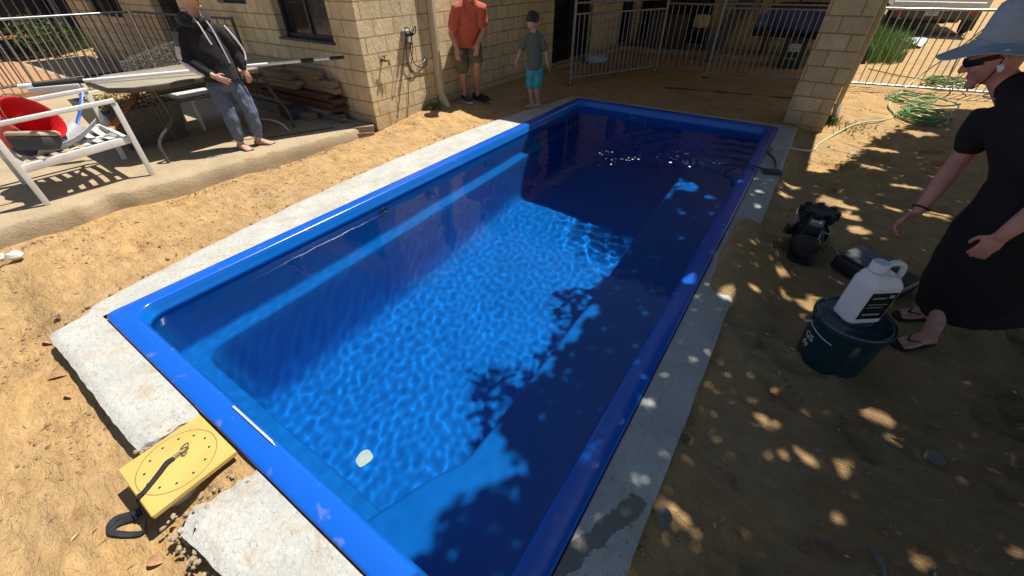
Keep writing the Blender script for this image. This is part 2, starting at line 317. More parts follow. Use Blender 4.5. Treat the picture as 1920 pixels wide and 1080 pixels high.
# ------------------------------------------------------------------ mesh helpers
class MB:
    def __init__(s): s.v = []; s.f = []
    def add(s, vs, fs):
        o = len(s.v); s.v += [tuple(v) for v in vs]; s.f += [tuple(i+o for i in f) for f in fs]; return s
    def obox(s, c, ax, ay, az):
        c = V(c); ax = V(ax)*.5; ay = V(ay)*.5; az = V(az)*.5
        vs = [c+ax*i+ay*j+az*k for k in (-1, 1) for j in (-1, 1) for i in (-1, 1)]
        return s.add(vs, [(0, 2, 3, 1), (4, 5, 7, 6), (0, 1, 5, 4), (2, 6, 7, 3), (0, 4, 6, 2), (1, 3, 7, 5)])
    def box(s, x0, x1, y0, y1, z0, z1):
        return s.obox(((x0+x1)/2, (y0+y1)/2, (z0+z1)/2), (x1-x0, 0, 0), (0, y1-y0, 0), (0, 0, z1-z0))
    def cbox(s, x0, x1, y0, y1, z0, z1, b=.01):
        "box with chamfered edges, world axes"
        vs = []; 
        def ring(z, i):
            return [(x0+i+b, y0+i, z), (x1-i-b, y0+i, z), (x1-i, y0+i+b, z), (x1-i, y1-i-b, z), (x1-i-b, y1-i, z), (x0+i+b, y1-i, z), (x0+i, y1-i-b, z), (x0+i, y0+i+b, z)]
        return s.rings([ring(z0, b), ring(z0+b, 0), ring(z1-b, 0), ring(z1, b)])
    def rings(s, rs, caps=True, closed=True):
        n = len(rs[0]); vs = [p for r in rs for p in r]; fs = []
        for i in range(len(rs)-1):
            for j in range(n if closed else n-1):
                k = (j+1) % n; fs.append((i*n+j, i*n+k, (i+1)*n+k, (i+1)*n+j))
        if caps:
            fs.append(tuple(range(n-1, -1, -1))); fs.append(tuple((len(rs)-1)*n+j for j in range(n)))
        return s.add(vs, fs)
    def bar(s, p, q, w, h, up=(0, 0, 1)):
        p = V(p); q = V(q); d = q-p; u = V(up); x = d.cross(u)
        if x.length < 1e-6: x = d.cross(V((1, 0, 0)))
        x.normalize(); y = x.cross(d).normalized()
        return s.obox((p+q)/2, x*w, d, y*h)
    def tube(s, pts, rad, seg=10, side=None, caps=True, dome=False):
        pts = [V(p) for p in pts]; n = len(pts)
        rad = list(rad) if isinstance(rad, list) else [rad]*n
        T = []
        for i in range(n):
            t = (pts[min(i+1, n-1)]-pts[max(i-1, 0)]); T.append(t.normalized() if t.length > 1e-9 else V((0, 0, 1)))
        sd = V(side) if side is not None else (V((0, 0, 1)) if abs(T[0].z) < .9 else V((1, 0, 0))).cross(T[0])
        rs = []
        def ring(c, t, x, r, k=1.):
            y = t.cross(x).normalized(); rx, ry = (r if isinstance(r, tuple) else (r, r))
            return [c+x*(math.cos(a)*rx*k)+y*(math.sin(a)*ry*k) for a in (2*PI*j/seg for j in range(seg))]
        x = sd
        for i in range(n):
            x = (x-T[i]*x.dot(T[i])); x = x.normalized() if x.length > 1e-6 else T[i].orthogonal().normalized()
            if dome is True and i == 0:
                r = rad[0]; rm = min(r) if isinstance(r, tuple) else r
                for k, a in ((.35, .95), (.75, .66)): rs.append(ring(pts[0]-T[0]*rm*a, T[0], x, r, k))
            rs.append(ring(pts[i], T[i], x, rad[i]))
            if dome and i == n-1:
                r = rad[-1]; rm = min(r) if isinstance(r, tuple) else r
                for k, a in ((.75, .66), (.35, .95)): rs.append(ring(pts[-1]+T[-1]*rm*a, T[-1], x, r, k))
        return s.rings(rs, caps)
    def lathe(s, prof, c=(0, 0, 0), seg=28, axis=(0, 0, 1), xd=None, caps=True):
        c = V(c); a = V(axis).normalized(); x = V(xd) if xd else a.orthogonal().normalized(); y = a.cross(x)
        return s.rings([[c+a*z+x*(r*math.cos(2*PI*j/seg))+y*(r*math.sin(2*PI*j/seg)) for j in range(seg)] for r, z in prof], caps)
    def ell(s, c, rx, ry, rz, X=(1, 0, 0), Y=(0, 1, 0), Z=(0, 0, 1), nu=16, nv=10, fn=None):
        c = V(c); X = V(X); Y = V(Y); Z = V(Z); rs = []
        for i in range(1, nv):
            t = PI*i/nv; row = []
            for j in range(nu):
                p = 2*PI*j/nu; q = V((math.sin(t)*math.cos(p), math.sin(t)*math.sin(p), -math.cos(t)))
                if fn: q = fn(q)
                row.append(c+X*(q.x*rx)+Y*(q.y*ry)+Z*(q.z*rz))
            rs.append(row)
        n0 = len(s.v); s.rings(rs, False)
        b, t = V((0, 0, -1)), V((0, 0, 1))
        if fn: b, t = fn(b), fn(t)
        k = len(s.v)
        s.v += [tuple(c+X*(b.x*rx)+Y*(b.y*ry)+Z*(b.z*rz)), tuple(c+X*(t.x*rx)+Y*(t.y*ry)+Z*(t.z*rz))]
        m = n0+(nv-2)*nu
        for j in range(nu):
            s.f.append((k, n0+(j+1) % nu, n0+j)); s.f.append((k+1, m+j, m+(j+1) % nu))
        return s
    def prism(s, poly, z0, z1):
        n = len(poly)
        return s.rings([[(x, y, z0) for x, y in poly], [(x, y, z1) for x, y in poly]])
    def mesh(s, name):
        me = bpy.data.meshes.new(name); me.from_pydata(s.v, [], s.f); me.update()
        bm = bmesh.new(); bm.from_mesh(me); bmesh.ops.recalc_face_normals(bm, faces=bm.faces); bm.to_mesh(me); bm.free()
        return me
    def build(s, name, mat, parent=None, smooth=False, label=None, bevel=0, recalc=True):
        me = s.mesh(name) if recalc else bpy.data.meshes.new(name)
        if not recalc: me.from_pydata(s.v, [], s.f); me.update()
        return link(name, me, mat, parent, smooth, label, bevel)
def link(name, me, mat, parent=None, smooth=False, label=None, bevel=0):
    o = bpy.data.objects.new(name, me); COL.objects.link(o)
    me.materials.append(M[mat] if isinstance(mat, str) else mat)
    if bevel:
        bm = bmesh.new(); bm.from_mesh(me)
        es = [e for e in bm.edges if len(e.link_faces) == 2 and e.calc_face_angle(0) > .5]
        bmesh.ops.bevel(bm, geom=es, offset=bevel, segments=2, affect='EDGES', profile=.6); bm.to_mesh(me); bm.free()
    if smooth or bevel:
        me.polygons.foreach_set('use_smooth', [True]*len(me.polygons))
        if smooth != 'all':
            try: me.set_sharp_from_angle(angle=R(40))
            except Exception: pass
    if parent is not None:
        o.parent = parent; o.matrix_parent_inverse = Matrix.Translation(wloc(parent)).inverted()
    if label: o['label'] = label
    return o
def wloc(o):
    l = V(o.location)
    return l if o.parent is None else V((0, 0, 0)) if o.type == 'MESH' else l
def thing(name, label, cat, loc=(0, 0, 0), group=None):
    o = bpy.data.objects.new(name, None); COL.objects.link(o); o.location = loc; o.empty_display_size = .1
    o['label'] = label; o['category'] = cat
    if group: o['group'] = group
    return o
def tag(o, label=None, cat=None, group=None, kind=None):
    if label: o['label'] = label
    if cat: o['category'] = cat
    if group: o['group'] = group
    if kind: o['kind'] = kind
    return o
def dup(root, delta, rz=0, label=None, about=None):
    def cp(o, par):
        c = o.copy(); COL.objects.link(c)
        if par is not None: c.parent = par
        for ch in o.children: cp(ch, c)
        return c
    c = cp(root, None); c.location = V(root.location)+V(delta); c.rotation_euler.z += rz
    if label: c['label'] = label
    return c
def fuse(mb, name, mat, parent, voxel=.006, smooth=4, disp=0, dscale=.08, label=None, zs=.9):
    "weld overlapping closed volumes into one continuous skin"
    me = mb.mesh(name+'_raw'); o = bpy.data.objects.new(name+'_raw', me); COL.objects.link(o)
    r = o.modifiers.new('r', 'REMESH'); r.mode = 'VOXEL'; r.voxel_size = voxel
    if smooth:
        s = o.modifiers.new('s', 'SMOOTH'); s.factor = .5; s.iterations = smooth
    dg = bpy.context.evaluated_depsgraph_get(); dg.update()
    m2 = bpy.data.meshes.new_from_object(o.evaluated_get(dg)); m2.name = name
    bpy.data.objects.remove(o); bpy.data.meshes.remove(me)
    if disp:
        ns = [v.normal.copy() for v in m2.vertices]
        for v, nn in zip(m2.vertices, ns):
            p = V(v.co)
            h = noise.noise(p/dscale+V((3, 1, 7))) + .5*noise.noise(V((p.x/dscale*2.3, p.y/dscale*2.3, p.z/dscale*zs)))
            v.co = p+nn*(h*disp)
    m2.update()
    return link(name, m2, mat, parent, 'all', label)
def smoothpath(pts, n=8):
    pts = [V(p) for p in pts]; out = []
    for i in range(len(pts)-1):
        p0 = pts[max(i-1, 0)]; p1 = pts[i]; p2 = pts[i+1]; p3 = pts[min(i+2, len(pts)-1)]
        for k in range(n):
            t = k/n
            out.append(.5*((2*p1)+(p2-p0)*t+(2*p0-5*p1+4*p2-p3)*t*t+(3*p1-p0-3*p2+p3)*t**3))
    out.append(pts[-1]); return out
def textmesh(txt, size):
    cu = bpy.data.curves.new('t', 'FONT'); cu.body = txt; cu.size = size; cu.align_x = 'CENTER'; cu.align_y = 'CENTER'; cu.extrude = .0008
    o = bpy.data.objects.new('t', cu); COL.objects.link(o)
    dg = bpy.context.evaluated_depsgraph_get(); dg.update()
    me = bpy.data.meshes.new_from_object(o.evaluated_get(dg)); bpy.data.objects.remove(o); bpy.data.curves.remove(cu)
    return me
def sstep(a, b, x):
    t = min(1, max(0, (x-a)/(b-a))); return t*t*(3-2*t)
# ------------------------------------------------------------------ ground
PW, PLN = 2.878, 6.257
FOOT = [(rnd.uniform(3.2, 5.2), rnd.uniform(.4, 3.6), rnd.uniform(0, PI)) for _ in range(26)] + [(rnd.uniform(-1.6, -.5), rnd.uniform(.2, 4.2), rnd.uniform(0, PI)) for _ in range(16)] + [(rnd.uniform(3.3, 4.6), rnd.uniform(4, 8), rnd.uniform(0, PI)) for _ in range(10)]
def gz(x, y):
    z = -.04
    z -= .03*sstep(.0, -1.0, x)*sstep(4, 2, y)
    z -= .075*sstep(-.1, -.3, y)*sstep(3.0, 1.5, x)*sstep(-2.2, -.6, x)
    z -= .04*sstep(-1.35, -1.7, x)*sstep(3.6, 2.9, y)
    z -= .055*sstep(3.0, 3.25, x)*sstep(8, 6, y)
    z += .09*sstep(-.75, -1.35, x)*sstep(3.2, 4.3, y)*sstep(12, 7, y)
    z += .02*sstep(6.4, 7.2, y)
    # loose soil spread over the right-hand strip of concrete
    z += (.075+.012*noise.noise(V((x*6, y*6, 0))))*sstep(2.90, 2.97, x)*sstep(3.42, 3.2, x)*sstep(2.15, 2.4, y)*sstep(3.5, 3.25, y)
    return z
def gdetail(x, y):
    d = noise.noise(V((x*2.2, y*2.2, 3)))*.020 + noise.noise(V((x*6, y*6, 1)))*.013 + noise.noise(V((x*15, y*15, 5)))*.0055
    for fx, fy, fa in FOOT:
        dx, dy = x-fx, y-fy
        if abs(dx) < .22 and abs(dy) < .22:
            u = dx*math.cos(fa)+dy*math.sin(fa); w = -dx*math.sin(fa)+dy*math.cos(fa)
            r = math.sqrt((u/.135)**2+(w/.055)**2)
            d += -.020*sstep(1.05, .8, r) + .012*math.exp(-((r-1.2)/.2)**2)
    return d
def axis(segs):
    out = []
    for a, b, st in segs:
        n = max(1, round((b-a)/st)); out += [a+(b-a)*i/n for i in range(n)]
    out.append(segs[-1][1]); return out
xs = axis([(-90, -14, 6), (-14, -3, .5), (-3, 5.2, .028), (5.2, 9, .2), (9, 16, 1), (16, 90, 7)])
ys = axis([(-60, -6, 6), (-6, -1.2, .4), (-1.2, 6.6, .03), (6.6, 11, .055), (11, 22, .3), (22, 120, 7)])
gv = []; gf = []
for y in ys:
    for x in xs:
        z = gz(x, y)
        if -3.2 < x < 5.4 and -1.4 < y < 11.2: z += gdetail(x, y)
        gv.append((x, y, z))
nx = len(xs)
for j in range(len(ys)-1):
    for i in range(nx-1):
        if xs[i] > .06 and xs[i+1] < PW-.06 and ys[j] > .06 and ys[j+1] < PLN-.06: continue
        gf.append((j*nx+i, j*nx+i+1, (j+1)*nx+i+1, (j+1)*nx+i))
me = bpy.data.meshes.new('ground'); me.from_pydata(gv, [], gf); me.update()
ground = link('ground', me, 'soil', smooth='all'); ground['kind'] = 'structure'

def ico_lump(mb, c, r, sq=.6):
    a = rnd.uniform(0, 6.28); ca, sa = math.cos(a), math.sin(a); X = V((ca, sa, 0)); Y = V((-sa, ca, 0))
    mb.ell(c, r*rnd.uniform(.7, 1.3), r*rnd.uniform(.6, 1.1), r*sq*rnd.uniform(.6, 1.2), X, Y, V((0, 0, 1)), 6, 4, lambda q: q*rnd.uniform(.75, 1.2))
pb = MB()
def clods(n, x0, x1, y0, y1, r0, r1, clump=0):
    k = 0
    while k < n:
        x, y = rnd.uniform(x0, x1), rnd.uniform(y0, y1)
        if -.06 < x < 3.1 and -.1 < y < 6.4: 
            if not (x > 2.92 and 2.35 < y < 3.3): continue
        if noise.noise(V((x*1.8, y*1.8, 9))) < clump: continue
        ico_lump(pb, (x, y, gz(x, y)+gdetail(x, y)+.002), r0+(r1-r0)*rnd.random()**3); k += 1
clods(1500, -1.85, -.4, -.8, 4.9, .003, .013, .05); clods(260, -.5, 1.0, -1.2, -.25, .004, .015); clods(900, 3.1, 5.0, .0, 5.8, .003, .010, .0)
clods(500, 3.2, 5.2, 5.2, 9.5, .005, .018, 0); clods(300, -1.4, 3, 6.4, 9, .005, .02, .05)
for k in range(170):   # rough line of crumbs along the left edge of the concrete and the slab
    y = rnd.uniform(-.2, 5.5); x = left_x = -.16-.33*math.sin(PI*min(1, max(0, (y+.24)/6.6)))**.8 - rnd.random()**2*.16
    ico_lump(pb, (x, y, gz(x, y)+.010), .004+.014*rnd.random()**2)
    y = rnd.uniform(-.2, 3.2); x = -1.74+.1*y - .0 + rnd.random()**2*.12
    ico_lump(pb, (x, y, gz(x, y)+.008), rnd.uniform(.004, .013))
o = pb.build('soil_crumbs', 'pebble', recalc=False); o['kind'] = 'stuff'; tag(o, 'small loose crumbs of dry soil scattered over the sandy ground', 'soil crumbs')

# ------------------------------------------------------------------ concrete strip cast round the pool
def jit(x, y, a=.02): return noise.noise(V((x*5, y*5, 11)))*a+noise.noise(V((x*17, y*17, 4)))*a*.5
path = []   # (inner xy, outer xy)
def side(p0, p1, q0, q1, n):
    for i in range(n+1):
        t = i/n
        path.append(((p0[0]+(p1[0]-p0[0])*t, p0[1]+(p1[1]-p0[1])*t), (q0[0]+(q1[0]-q0[0])*t, q0[1]+(q1[1]-q0[1])*t)))
def leftx(y): return -.13-.36*math.sin(PI*min(1, max(0.0, (y+.24)/6.57)))**.75
g = .006
side((1.66, -g), (PW+g, -g), (1.62, -.30), (2.6, -.22), 44)
path[-1] = (path[-1][0], (2.85, -.22))
side((PW+g, -g), (PW+g, -g), (2.85, -.22), (3.09, -.2), 6)
side((PW+g, -g), (PW+g, PLN+g), (3.09, -.2), (3.09, PLN), 150)
side((PW+g, PLN+g), (PW+g, PLN+g), (3.09, PLN), (3.09, 6.44), 5)
side((PW+g, PLN+g), (-g, PLN+g), (3.09, 6.44), (-.03, 6.36), 90)
side((-g, PLN+g), (-g, PLN+g), (-.03, 6.36), (-.17, 6.33), 5)
for i in range(171):
    y = PLN+g-(PLN+2*g)*i/170
    path.append(((-g, y), (leftx(min(y, 6.33)), y+(.07 if i == 0 else 0))))
side((-g, -g), (-g, -g), (-.135, -.05), (-.09, -.235), 6)
side((-g, -g), (1.19, -g), (-.05, -.245), (1.16, -.25), 56)
NC = 14; cv = []; cf = []
for k, (a, b) in enumerate(path):
    e = jit(b[0], b[1], .006 if b[0] > 3.0 else .009)
    dx, dy = b[0]-a[0], b[1]-a[1]; l = math.hypot(dx, dy) or 1
    end = min(k, len(path)-1-k)
    for j in range(NC+1):
        t = j/NC; x, y = a[0]+dx*t*(1+e/l), a[1]+dy*t*(1+e/l)
        if end < 4: x += noise.noise(V((y*16, k*.3, 2)))*.06
        if dy > -.01 and False: pass
        z = -.013+noise.noise(V((x*4, y*4, 2)))*.003+noise.noise(V((x*22, y*22, 8)))*.0016
        z -= .012*sstep(.86, 1, t)
        if end < 3: z -= .02*(3-end)/3
        cv.append((x, y, z))
    x, y, z = cv[-1]; cv.append((x-dx/l*.012, y-dy/l*.012, -.085)); cv.append((x-dx/l*.03, y-dy/l*.03, -.22))
W_ = NC+3
for k in range(len(path)-1):
    for j in range(W_-1): cf.append((k*W_+j, (k+1)*W_+j, (k+1)*W_+j+1, k*W_+j+1))
for k in (0, len(path)-1):   # close the broken ends
    base = len(cv)
    for j in range(W_):
        x, y, z = cv[k*W_+j]; cv.append((x+(noise.noise(V((y*30, j, 1)))*.02), y, -.22))
    for j in range(W_-1): cf.append((k*W_+j, k*W_+j+1, base+j+1, base+j))
mb = MB(); mb.v = cv; mb.f = cf
o = mb.build('concrete_border', 'conc', smooth=True); o['kind'] = 'structure'
M['crumb'] = pm('dusty_concrete', (.38, .31, .22), (.30, .21, .12), 30, .95, .5, 120)
# broken aggregate spilling from the two broken ends
br = MB()
for k in range(190):
    t = rnd.random(); x, y = (rnd.uniform(1.57, 1.72), rnd.uniform(-.33, -.03)) if k % 5 else (rnd.uniform(1.12, 1.2), rnd.uniform(-.27, -.05))
    ico_lump(br, (x, y, -.05+rnd.uniform(-.05, .035)*(1 if x > 1.6 else .4)), rnd.uniform(.004, .014), .8)
for k in range(60):
    x = rnd.uniform(1.62, 2.1); ico_lump(br, (x, -.30+rnd.uniform(-.03, .03), -.07+rnd.uniform(-.03, .03)), rnd.uniform(.005, .016), .8)
o = br.build('broken_concrete', 'crumb', recalc=False); o['kind'] = 'stuff'; tag(o, 'crumbled concrete chips at the broken edge beside the yellow board', 'concrete chips')

# ------------------------------------------------------------------ patio slab at the left and its poured edge
sv = []; sf = []
ny = 120; prof = [(-12, .05), (-6, .05), (-3, .05), (-2.4, .05), (-.30, .05), (-.12, .050), (-.03, .048), (-.008, .042), (.010, .018), (.020, -.06), (.026, -.18)]
for i in range(ny+1):
    y = -2.5+(3.34+2.5)*i/ny
    e = -1.86+.10*max(0, y)+noise.noise(V((y*1.6, 0, 5)))*.035+noise.noise(V((y*6, 2, 5)))*.012
    e += -.05*math.exp(-((y-.62)/.13)**2)
    for dx, z in prof:
        x = dx if dx < -1 else e+dx
        zz = z+(noise.noise(V((x*5, y*5, 3)))*.004 if dx > -1 else noise.noise(V((x*3, y*3, 3)))*.002)
        if dx > -.02: zz += noise.noise(V((y*9, dx*20, 3)))*.012
        sv.append((x, y, zz))
w = len(prof)
for i in range(ny):
    for j in range(w-1): sf.append((i*w+j, i*w+j+1, (i+1)*w+j+1, (i+1)*w+j))
mb = MB(); mb.v = sv; mb.f = sf
o = mb.build('patio_slab', 'slab', smooth=True); o['kind'] = 'structure'

# ------------------------------------------------------------------ swimming pool
def rr(x0, x1, y0, y1, r, z, n=8, m=26):
    pts = []
    cs = [(x1-r, y0+r, -PI/2), (x1-r, y1-r, 0), (x0+r, y1-r, PI/2), (x0+r, y0+r, PI)]
    st = [(x0+r, y0), (x1, y0+r), (x1-r, y1), (x0, y1-r)]; en = [(x1-r, y0), (x1, y1-r), (x0+r, y1), (x0, y0+r)]
    for k in range(4):
        for i in range(m): t = i/m; pts.append((st[k][0]+(en[k][0]-st[k][0])*t, st[k][1]+(en[k][1]-st[k][1])*t))
        cx, cy_, a0 = cs[k]
        for i in range(n): a = a0+PI/2*i/n; pts.append((cx+r*math.cos(a), cy_+r*math.sin(a)))
    out = []
    for x, y in pts:
        zz = z
        if z < -.72: zz = z+(y/PLN)*.17*min(1, (-z-.72)/1.0)
        out.append((x, y, zz))
    return out
def ring(i0, z, r): return rr(i0, PW-i0, i0, PLN-i0, r, z)
prof = [(0.012, -.10, .05), (0.0, -.055, .05), (0.0, -.012, .05), (.004, -.003, .05), (.012, 0, .05), (.06, .001, .07), (.094, 0, .10), (.105, -.003, .105), (.112, -.012, .11), (.117, -.03, .11), (.125, -.075, .11), (.128, -.082, .11), (.125, -.092, .11),
        (.128, -.2, .11), (.133, -.4, .11), (.138, -.62, .11), (.141, -.660, .11), (.155, -.676, .11), (.236, -.680, .12), (.252, -.688, .13), (.259, -.71, .13), (.265, -.85, .14), (.275, -1.1, .15), (.286, -1.4, .17), (.298, -1.60, .18), (.318, -1.70, .19), (.352, -1.755, .21), (.40, -1.778, .24), (.48, -1.785, .28), (1.2, -1.787, .2)]
pool = thing('swimming_pool', 'bright blue fibreglass swimming pool set in the ground and filled with clear water', 'swimming pool', (PW/2, PLN/2, -1.2))
mb = MB(); mb.rings([ring(*p) for p in prof], False); last = len(mb.v); n_ = len(ring(*prof[-1]))
mb.f.append(tuple(range(last-n_, last)))
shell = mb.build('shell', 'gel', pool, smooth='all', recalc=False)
# long seat under water along the right-hand wall, wider at the near end
edge = [(2.03, .09), (2.05, .18), (2.09, .29), (2.135, .42), (2.185, .53), (2.235, .64), (2.245, .9), (2.245, 1.4), (2.24, 2.0), (2.225, 2.7), (2.20, 3.3), (2.185, 3.8), (2.175, 4.3), (2.17, 4.9), (2.17, 5.6), (2.16, 6.10)]
edge = [(p.x, p.y) for p in smoothpath([(a, b, 0) for a, b in edge], 4)]
rs = []
for dx, z in ((.06, -2.1), (.02, -1.0), (.0, -.50), (.004, -.455), (.016, -.432), (.035, -.424), (.07, -.420)):
    rs.append([(x+dx, y, z) for x, y in edge])
rs.append([(2.78, y, -.415) for x, y in edge])
mb = MB(); mb.rings(rs, False, closed=False)
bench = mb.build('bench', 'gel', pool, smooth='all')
def fitting(c, ax, name, r=.045):
    mb = MB(); mb.lathe([(0, .012), (r*.35, .012), (r*.4, .004), (r*.55, .004), (r*.62, .016), (r*.95, .012), (r, 0)], c, 24, ax, caps=False)
    o = mb.build(name, 'black_pl' if name == 'wall_jet' else 'ghost', pool, True); o.cycles.is_caustics_receiver = True; return o
fitting((.131, 2.03, -.20), (1, 0, 0), 'wall_jet', .05)
fitting((1.0, PLN-.13, -.22), (0, -1, 0), 'return_fitting', .04)
# water
wx = axis([(.10, PW-.10, .0115)]); wy = axis([(.10, PLN-.10, .0117)])
def wave(x, y):
    a = noise.noise(V((x*2.6+y*.6, y*2.4, 0)))*.0020 + noise.noise(V((x*5.5, y*5.1-x, 4)))*.0004 + noise.noise(V((x*15, y*13.5+x*3, 8)))*.00052
    k = math.exp(-(((x-2.15)/.6)**2+((y-4.85)/.6)**2)); r = math.hypot(x-2.62, y-4.72)
    a += .007*k*math.sin(r*26) + .010*k*noise.noise(V((x*11, y*11, 2)))
    return -.10+a
wv = [(x, y, wave(x, y)) for y in wy for x in wx]; nx = len(wx)
wf = [(j*nx+i, j*nx+i+1, (j+1)*nx+i+1, (j+1)*nx+i) for j in range(len(wy)-1) for i in range(nx-1)]
me = bpy.data.meshes.new('water'); me.from_pydata(wv, [], wf); me.update()
water = link('water', me, 'water', smooth='all'); water['kind'] = 'structure'
water.cycles.is_caustics_caster = True
for o in (shell, bench): o.cycles.is_caustics_receiver = True

# ------------------------------------------------------------------ house
def wall(mb, axis_, face, thick, a0, a1, z0, z1, holes=()):
    "upright wall with rectangular openings; axis_ 'x' runs along x with its outside at y=face"
    cuts = sorted({a0, a1, *[h[0] for h in holes], *[h[1] for h in holes]})
    for p, q in zip(cuts, cuts[1:]):
        hs = [h for h in holes if h[0] <= p+1e-6 and h[1] >= q-1e-6]
        spans = [(z0, z1)]
        for h in hs: spans = [s for a, b in spans for s in ((a, min(b, h[2])), (max(a, h[3]), b)) if s[1]-s[0] > 1e-4]
        for a, b in spans:
            if axis_ == 'x': mb.box(p, q, min(face, face+thick), max(face, face+thick), a, b)
            else: mb.box(min(face, face+thick), max(face, face+thick), p, q, a, b)
house = thing('house', 'cream block house with dark windows, patio roof, brick pillar and downpipe beside the pool', 'house', (-1.44, 3.38, 0))
WX, WY = -1.44, 3.38
mb = MB(); wall(mb, 'y', WX, -.23, WY, 12.4, -.4, 2.5, [(7.92, 9.66, .10, 2.2), (11.35, 12.3, .10, 2.2)])
mb.build('wall', 'blockY', house, label='sunlit side wall of stamped cream blocks facing the pool')
mb = MB(); wall(mb, 'x', WY, .23, -11.2, WX-.23, -.4, 2.5, [(-3.06, -1.93, .93, 2.1), (-4.45, -3.65, 1.27, 2.1), (-6.75, -5.75, .05, 2.15), (-9.96, -8.24, .94, 2.1)])
mb.build('wall', 'blockX', house, label='shaded wall of plain cream blocks facing the patio')
mb = MB(); mb.box(WX-.23, WX-.002, WY+.001, WY+.23, -.4, 2.499)
mb = MB(); wall(mb, 'x', 12.4, .23, WX, 3.35, -.4, 2.45, [(-1.35, .45, .10, 2.2), (1.42, 3.0, .35, 2.1)])
mb.build('wall', 'blockX', house, label='dim back wall of cream blocks under the patio roof')
def window(x0, x1, z0, z1, y, dirn, split=.5, curtain=False, name='window'):
    mb = MB(); t = .045; yy = y
    def fb(a, b, c, d): mb.box(a, b, min(yy, yy+.06*dirn), max(yy, yy+.06*dirn), c, d)
    fb(x0, x1, z0, z0+t); fb(x0, x1, z1-t, z1); fb(x0, x0+t, z0+t, z1-t); fb(x1-t, x1, z0+t, z1-t); xm = x0+(x1-x0)*split; fb(xm-t/2, xm+t/2, z0+t, z1-t)
    w = mb.build(name, 'frame', house)
    p = MB(); p.box(x0+t, xm-t/2, yy+.028, yy+.034, z0+t, z1-t); p.build('pane', 'glass', w)
    p = MB(); p.box(xm+t/2, x1-t, yy+.030, yy+.036, z0+t, z1-t); p.build('pane', 'curtain' if curtain else 'glass', w)
    return w
M['curtain'] = pm('curtain_behind_glass', (.085, .088, .075), (.05, .052, .046), 9, .12)
window(-3.06, -1.93, .93, 2.1, WY+.10, 1, .5, True)
mb = MB(); mb.box(-3.08, -1.91, WY-.02, WY+.10, .905, .932); mb.build('sill', 'frame', house)
window(-4.45, -3.65, 1.27, 2.1, WY+.10, 1); window(-9.96, -8.24, .94, 2.1, WY+.10, 1)
mb = MB(); mb.box(-6.75, -5.75, WY+.12, WY+.16, .05, 2.15); d = mb.build('door', 'black_door', house)
mb = MB(); mb.box(-5.86, -5.82, WY+.06, WY+.12, .98, 1.12); mb.build('handle', 'frame', d)
def slider(x0, x1, y0, y1, z0, z1, axis_):
    mb = MB(); mb.box(x0, x1, y0, y1, z0, z1); d = mb.build('door', 'black_door', house)
    f = MB(); t = .04
    if axis_ == 'y':
        ym = (y0+y1)/2
        for a in (y0, ym-t/2, y1-t): f.box(x1+.002, x1+.03, a, a+t, z0, z1)
    else:
        xm = (x0+x1)/2
        for a in (x0, xm-t/2, x1-t): f.box(a, a+t, y0-.03, y0-.002, z0, z1)
    f.build('door_frame', 'frame', d); return d
slider(WX-.16, WX-.12, 7.92, 9.66, .10, 2.2, 'y'); slider(WX-.16, WX-.12, 11.35, 12.3, .10, 2.2, 'y')
slider(-1.35, .45, 12.5, 12.54, .10, 2.2, 'x'); slider(1.42, 3.0, 12.5, 12.54, .35, 2.1, 'x')
mb = MB(); mb.box(WX, WX+.16, 7.75, 11.3, -.2, .09); mb.box(WX+.16, 3.3, 11.3, 12.4, -.2, .085)
mb.build('step', 'slab', house, label='low concrete step under the doors')
# flat roofs
mb = MB(); mb.box(-11.3, WX+.01, WY-.01, 12.7, 2.5, 2.62); mb.build('roof', 'roofm', house)
mb = MB(); mb.box(WX+.01, 3.80, 5.86, 12.7, 2.46, 2.60); r_ = mb.build('patio_roof', 'soffit', house)
mb = MB(); mb.box(WX+.01, 3.80, 5.78, 5.86, 2.46, 2.60); mb.box(3.80, 3.88, 5.78, 12.7, 2.46, 2.60); mb.build('gutter', 'cream', r_)
# pillar of blocks at the corner of the patio roof
mb = MB(); mb.box(2.895, 3.365, 6.615, 7.085, -.4, 2.46)
pil = mb.build('pillar', 'blockP', house, label='square pillar of cream blocks at the patio corner')
mb = MB(); mb.bar((3.42, 7.02, .2), (3.42, 7.02, 2.46), .09, .055); mb.bar((3.42, 7.02, .2), (3.46, 7.0, -.02), .088, .053); mb.build('downpipe', 'cream', house, bevel=.006)
# downpipe on the sunlit wall: straight pipe, clip and kicked-out shoe
mb = MB(); mb.bar((WX+.055, 4.56, .19), (WX+.055, 4.56, 2.5), .095, .06, (0, 1, 0)); mb.bar((WX+.055, 4.56, .20), (WX+.16, 4.56, .02), .097, .062, (0, 1, 0)); mb.bar((WX+.055, 4.56, .40), (WX+.055, 4.56, .42), .101, .066, (0, 1, 0))
mb.build('downpipe', 'cream', house, bevel=.006)
# garden tap
mb = MB(); tx, ty, tz = WX, 3.64, .75
mb.lathe([(.0, 0), (.022, 0), (.022, .008), (.011, .012), (.011, .05), (.016, .052), (.016, .075), (.011, .08), (0, .08)], (tx, ty, tz), 14, (1, 0, 0), caps=False)
mb.tube([(tx+.06, ty, tz), (tx+.06, ty+.02, tz+.0), (tx+.065, ty+.05, tz-.005), (tx+.065, ty+.058, tz-.06)], .011, 10)
mb.tube([(tx+.06, ty, tz), (tx+.06, ty-.002, tz+.045)], .007, 8); mb.tube([(tx+.06, ty-.032, tz+.048), (tx+.06, ty+.03, tz+.048)], .007, 8)
mb.build('tap', 'brass', house, True)
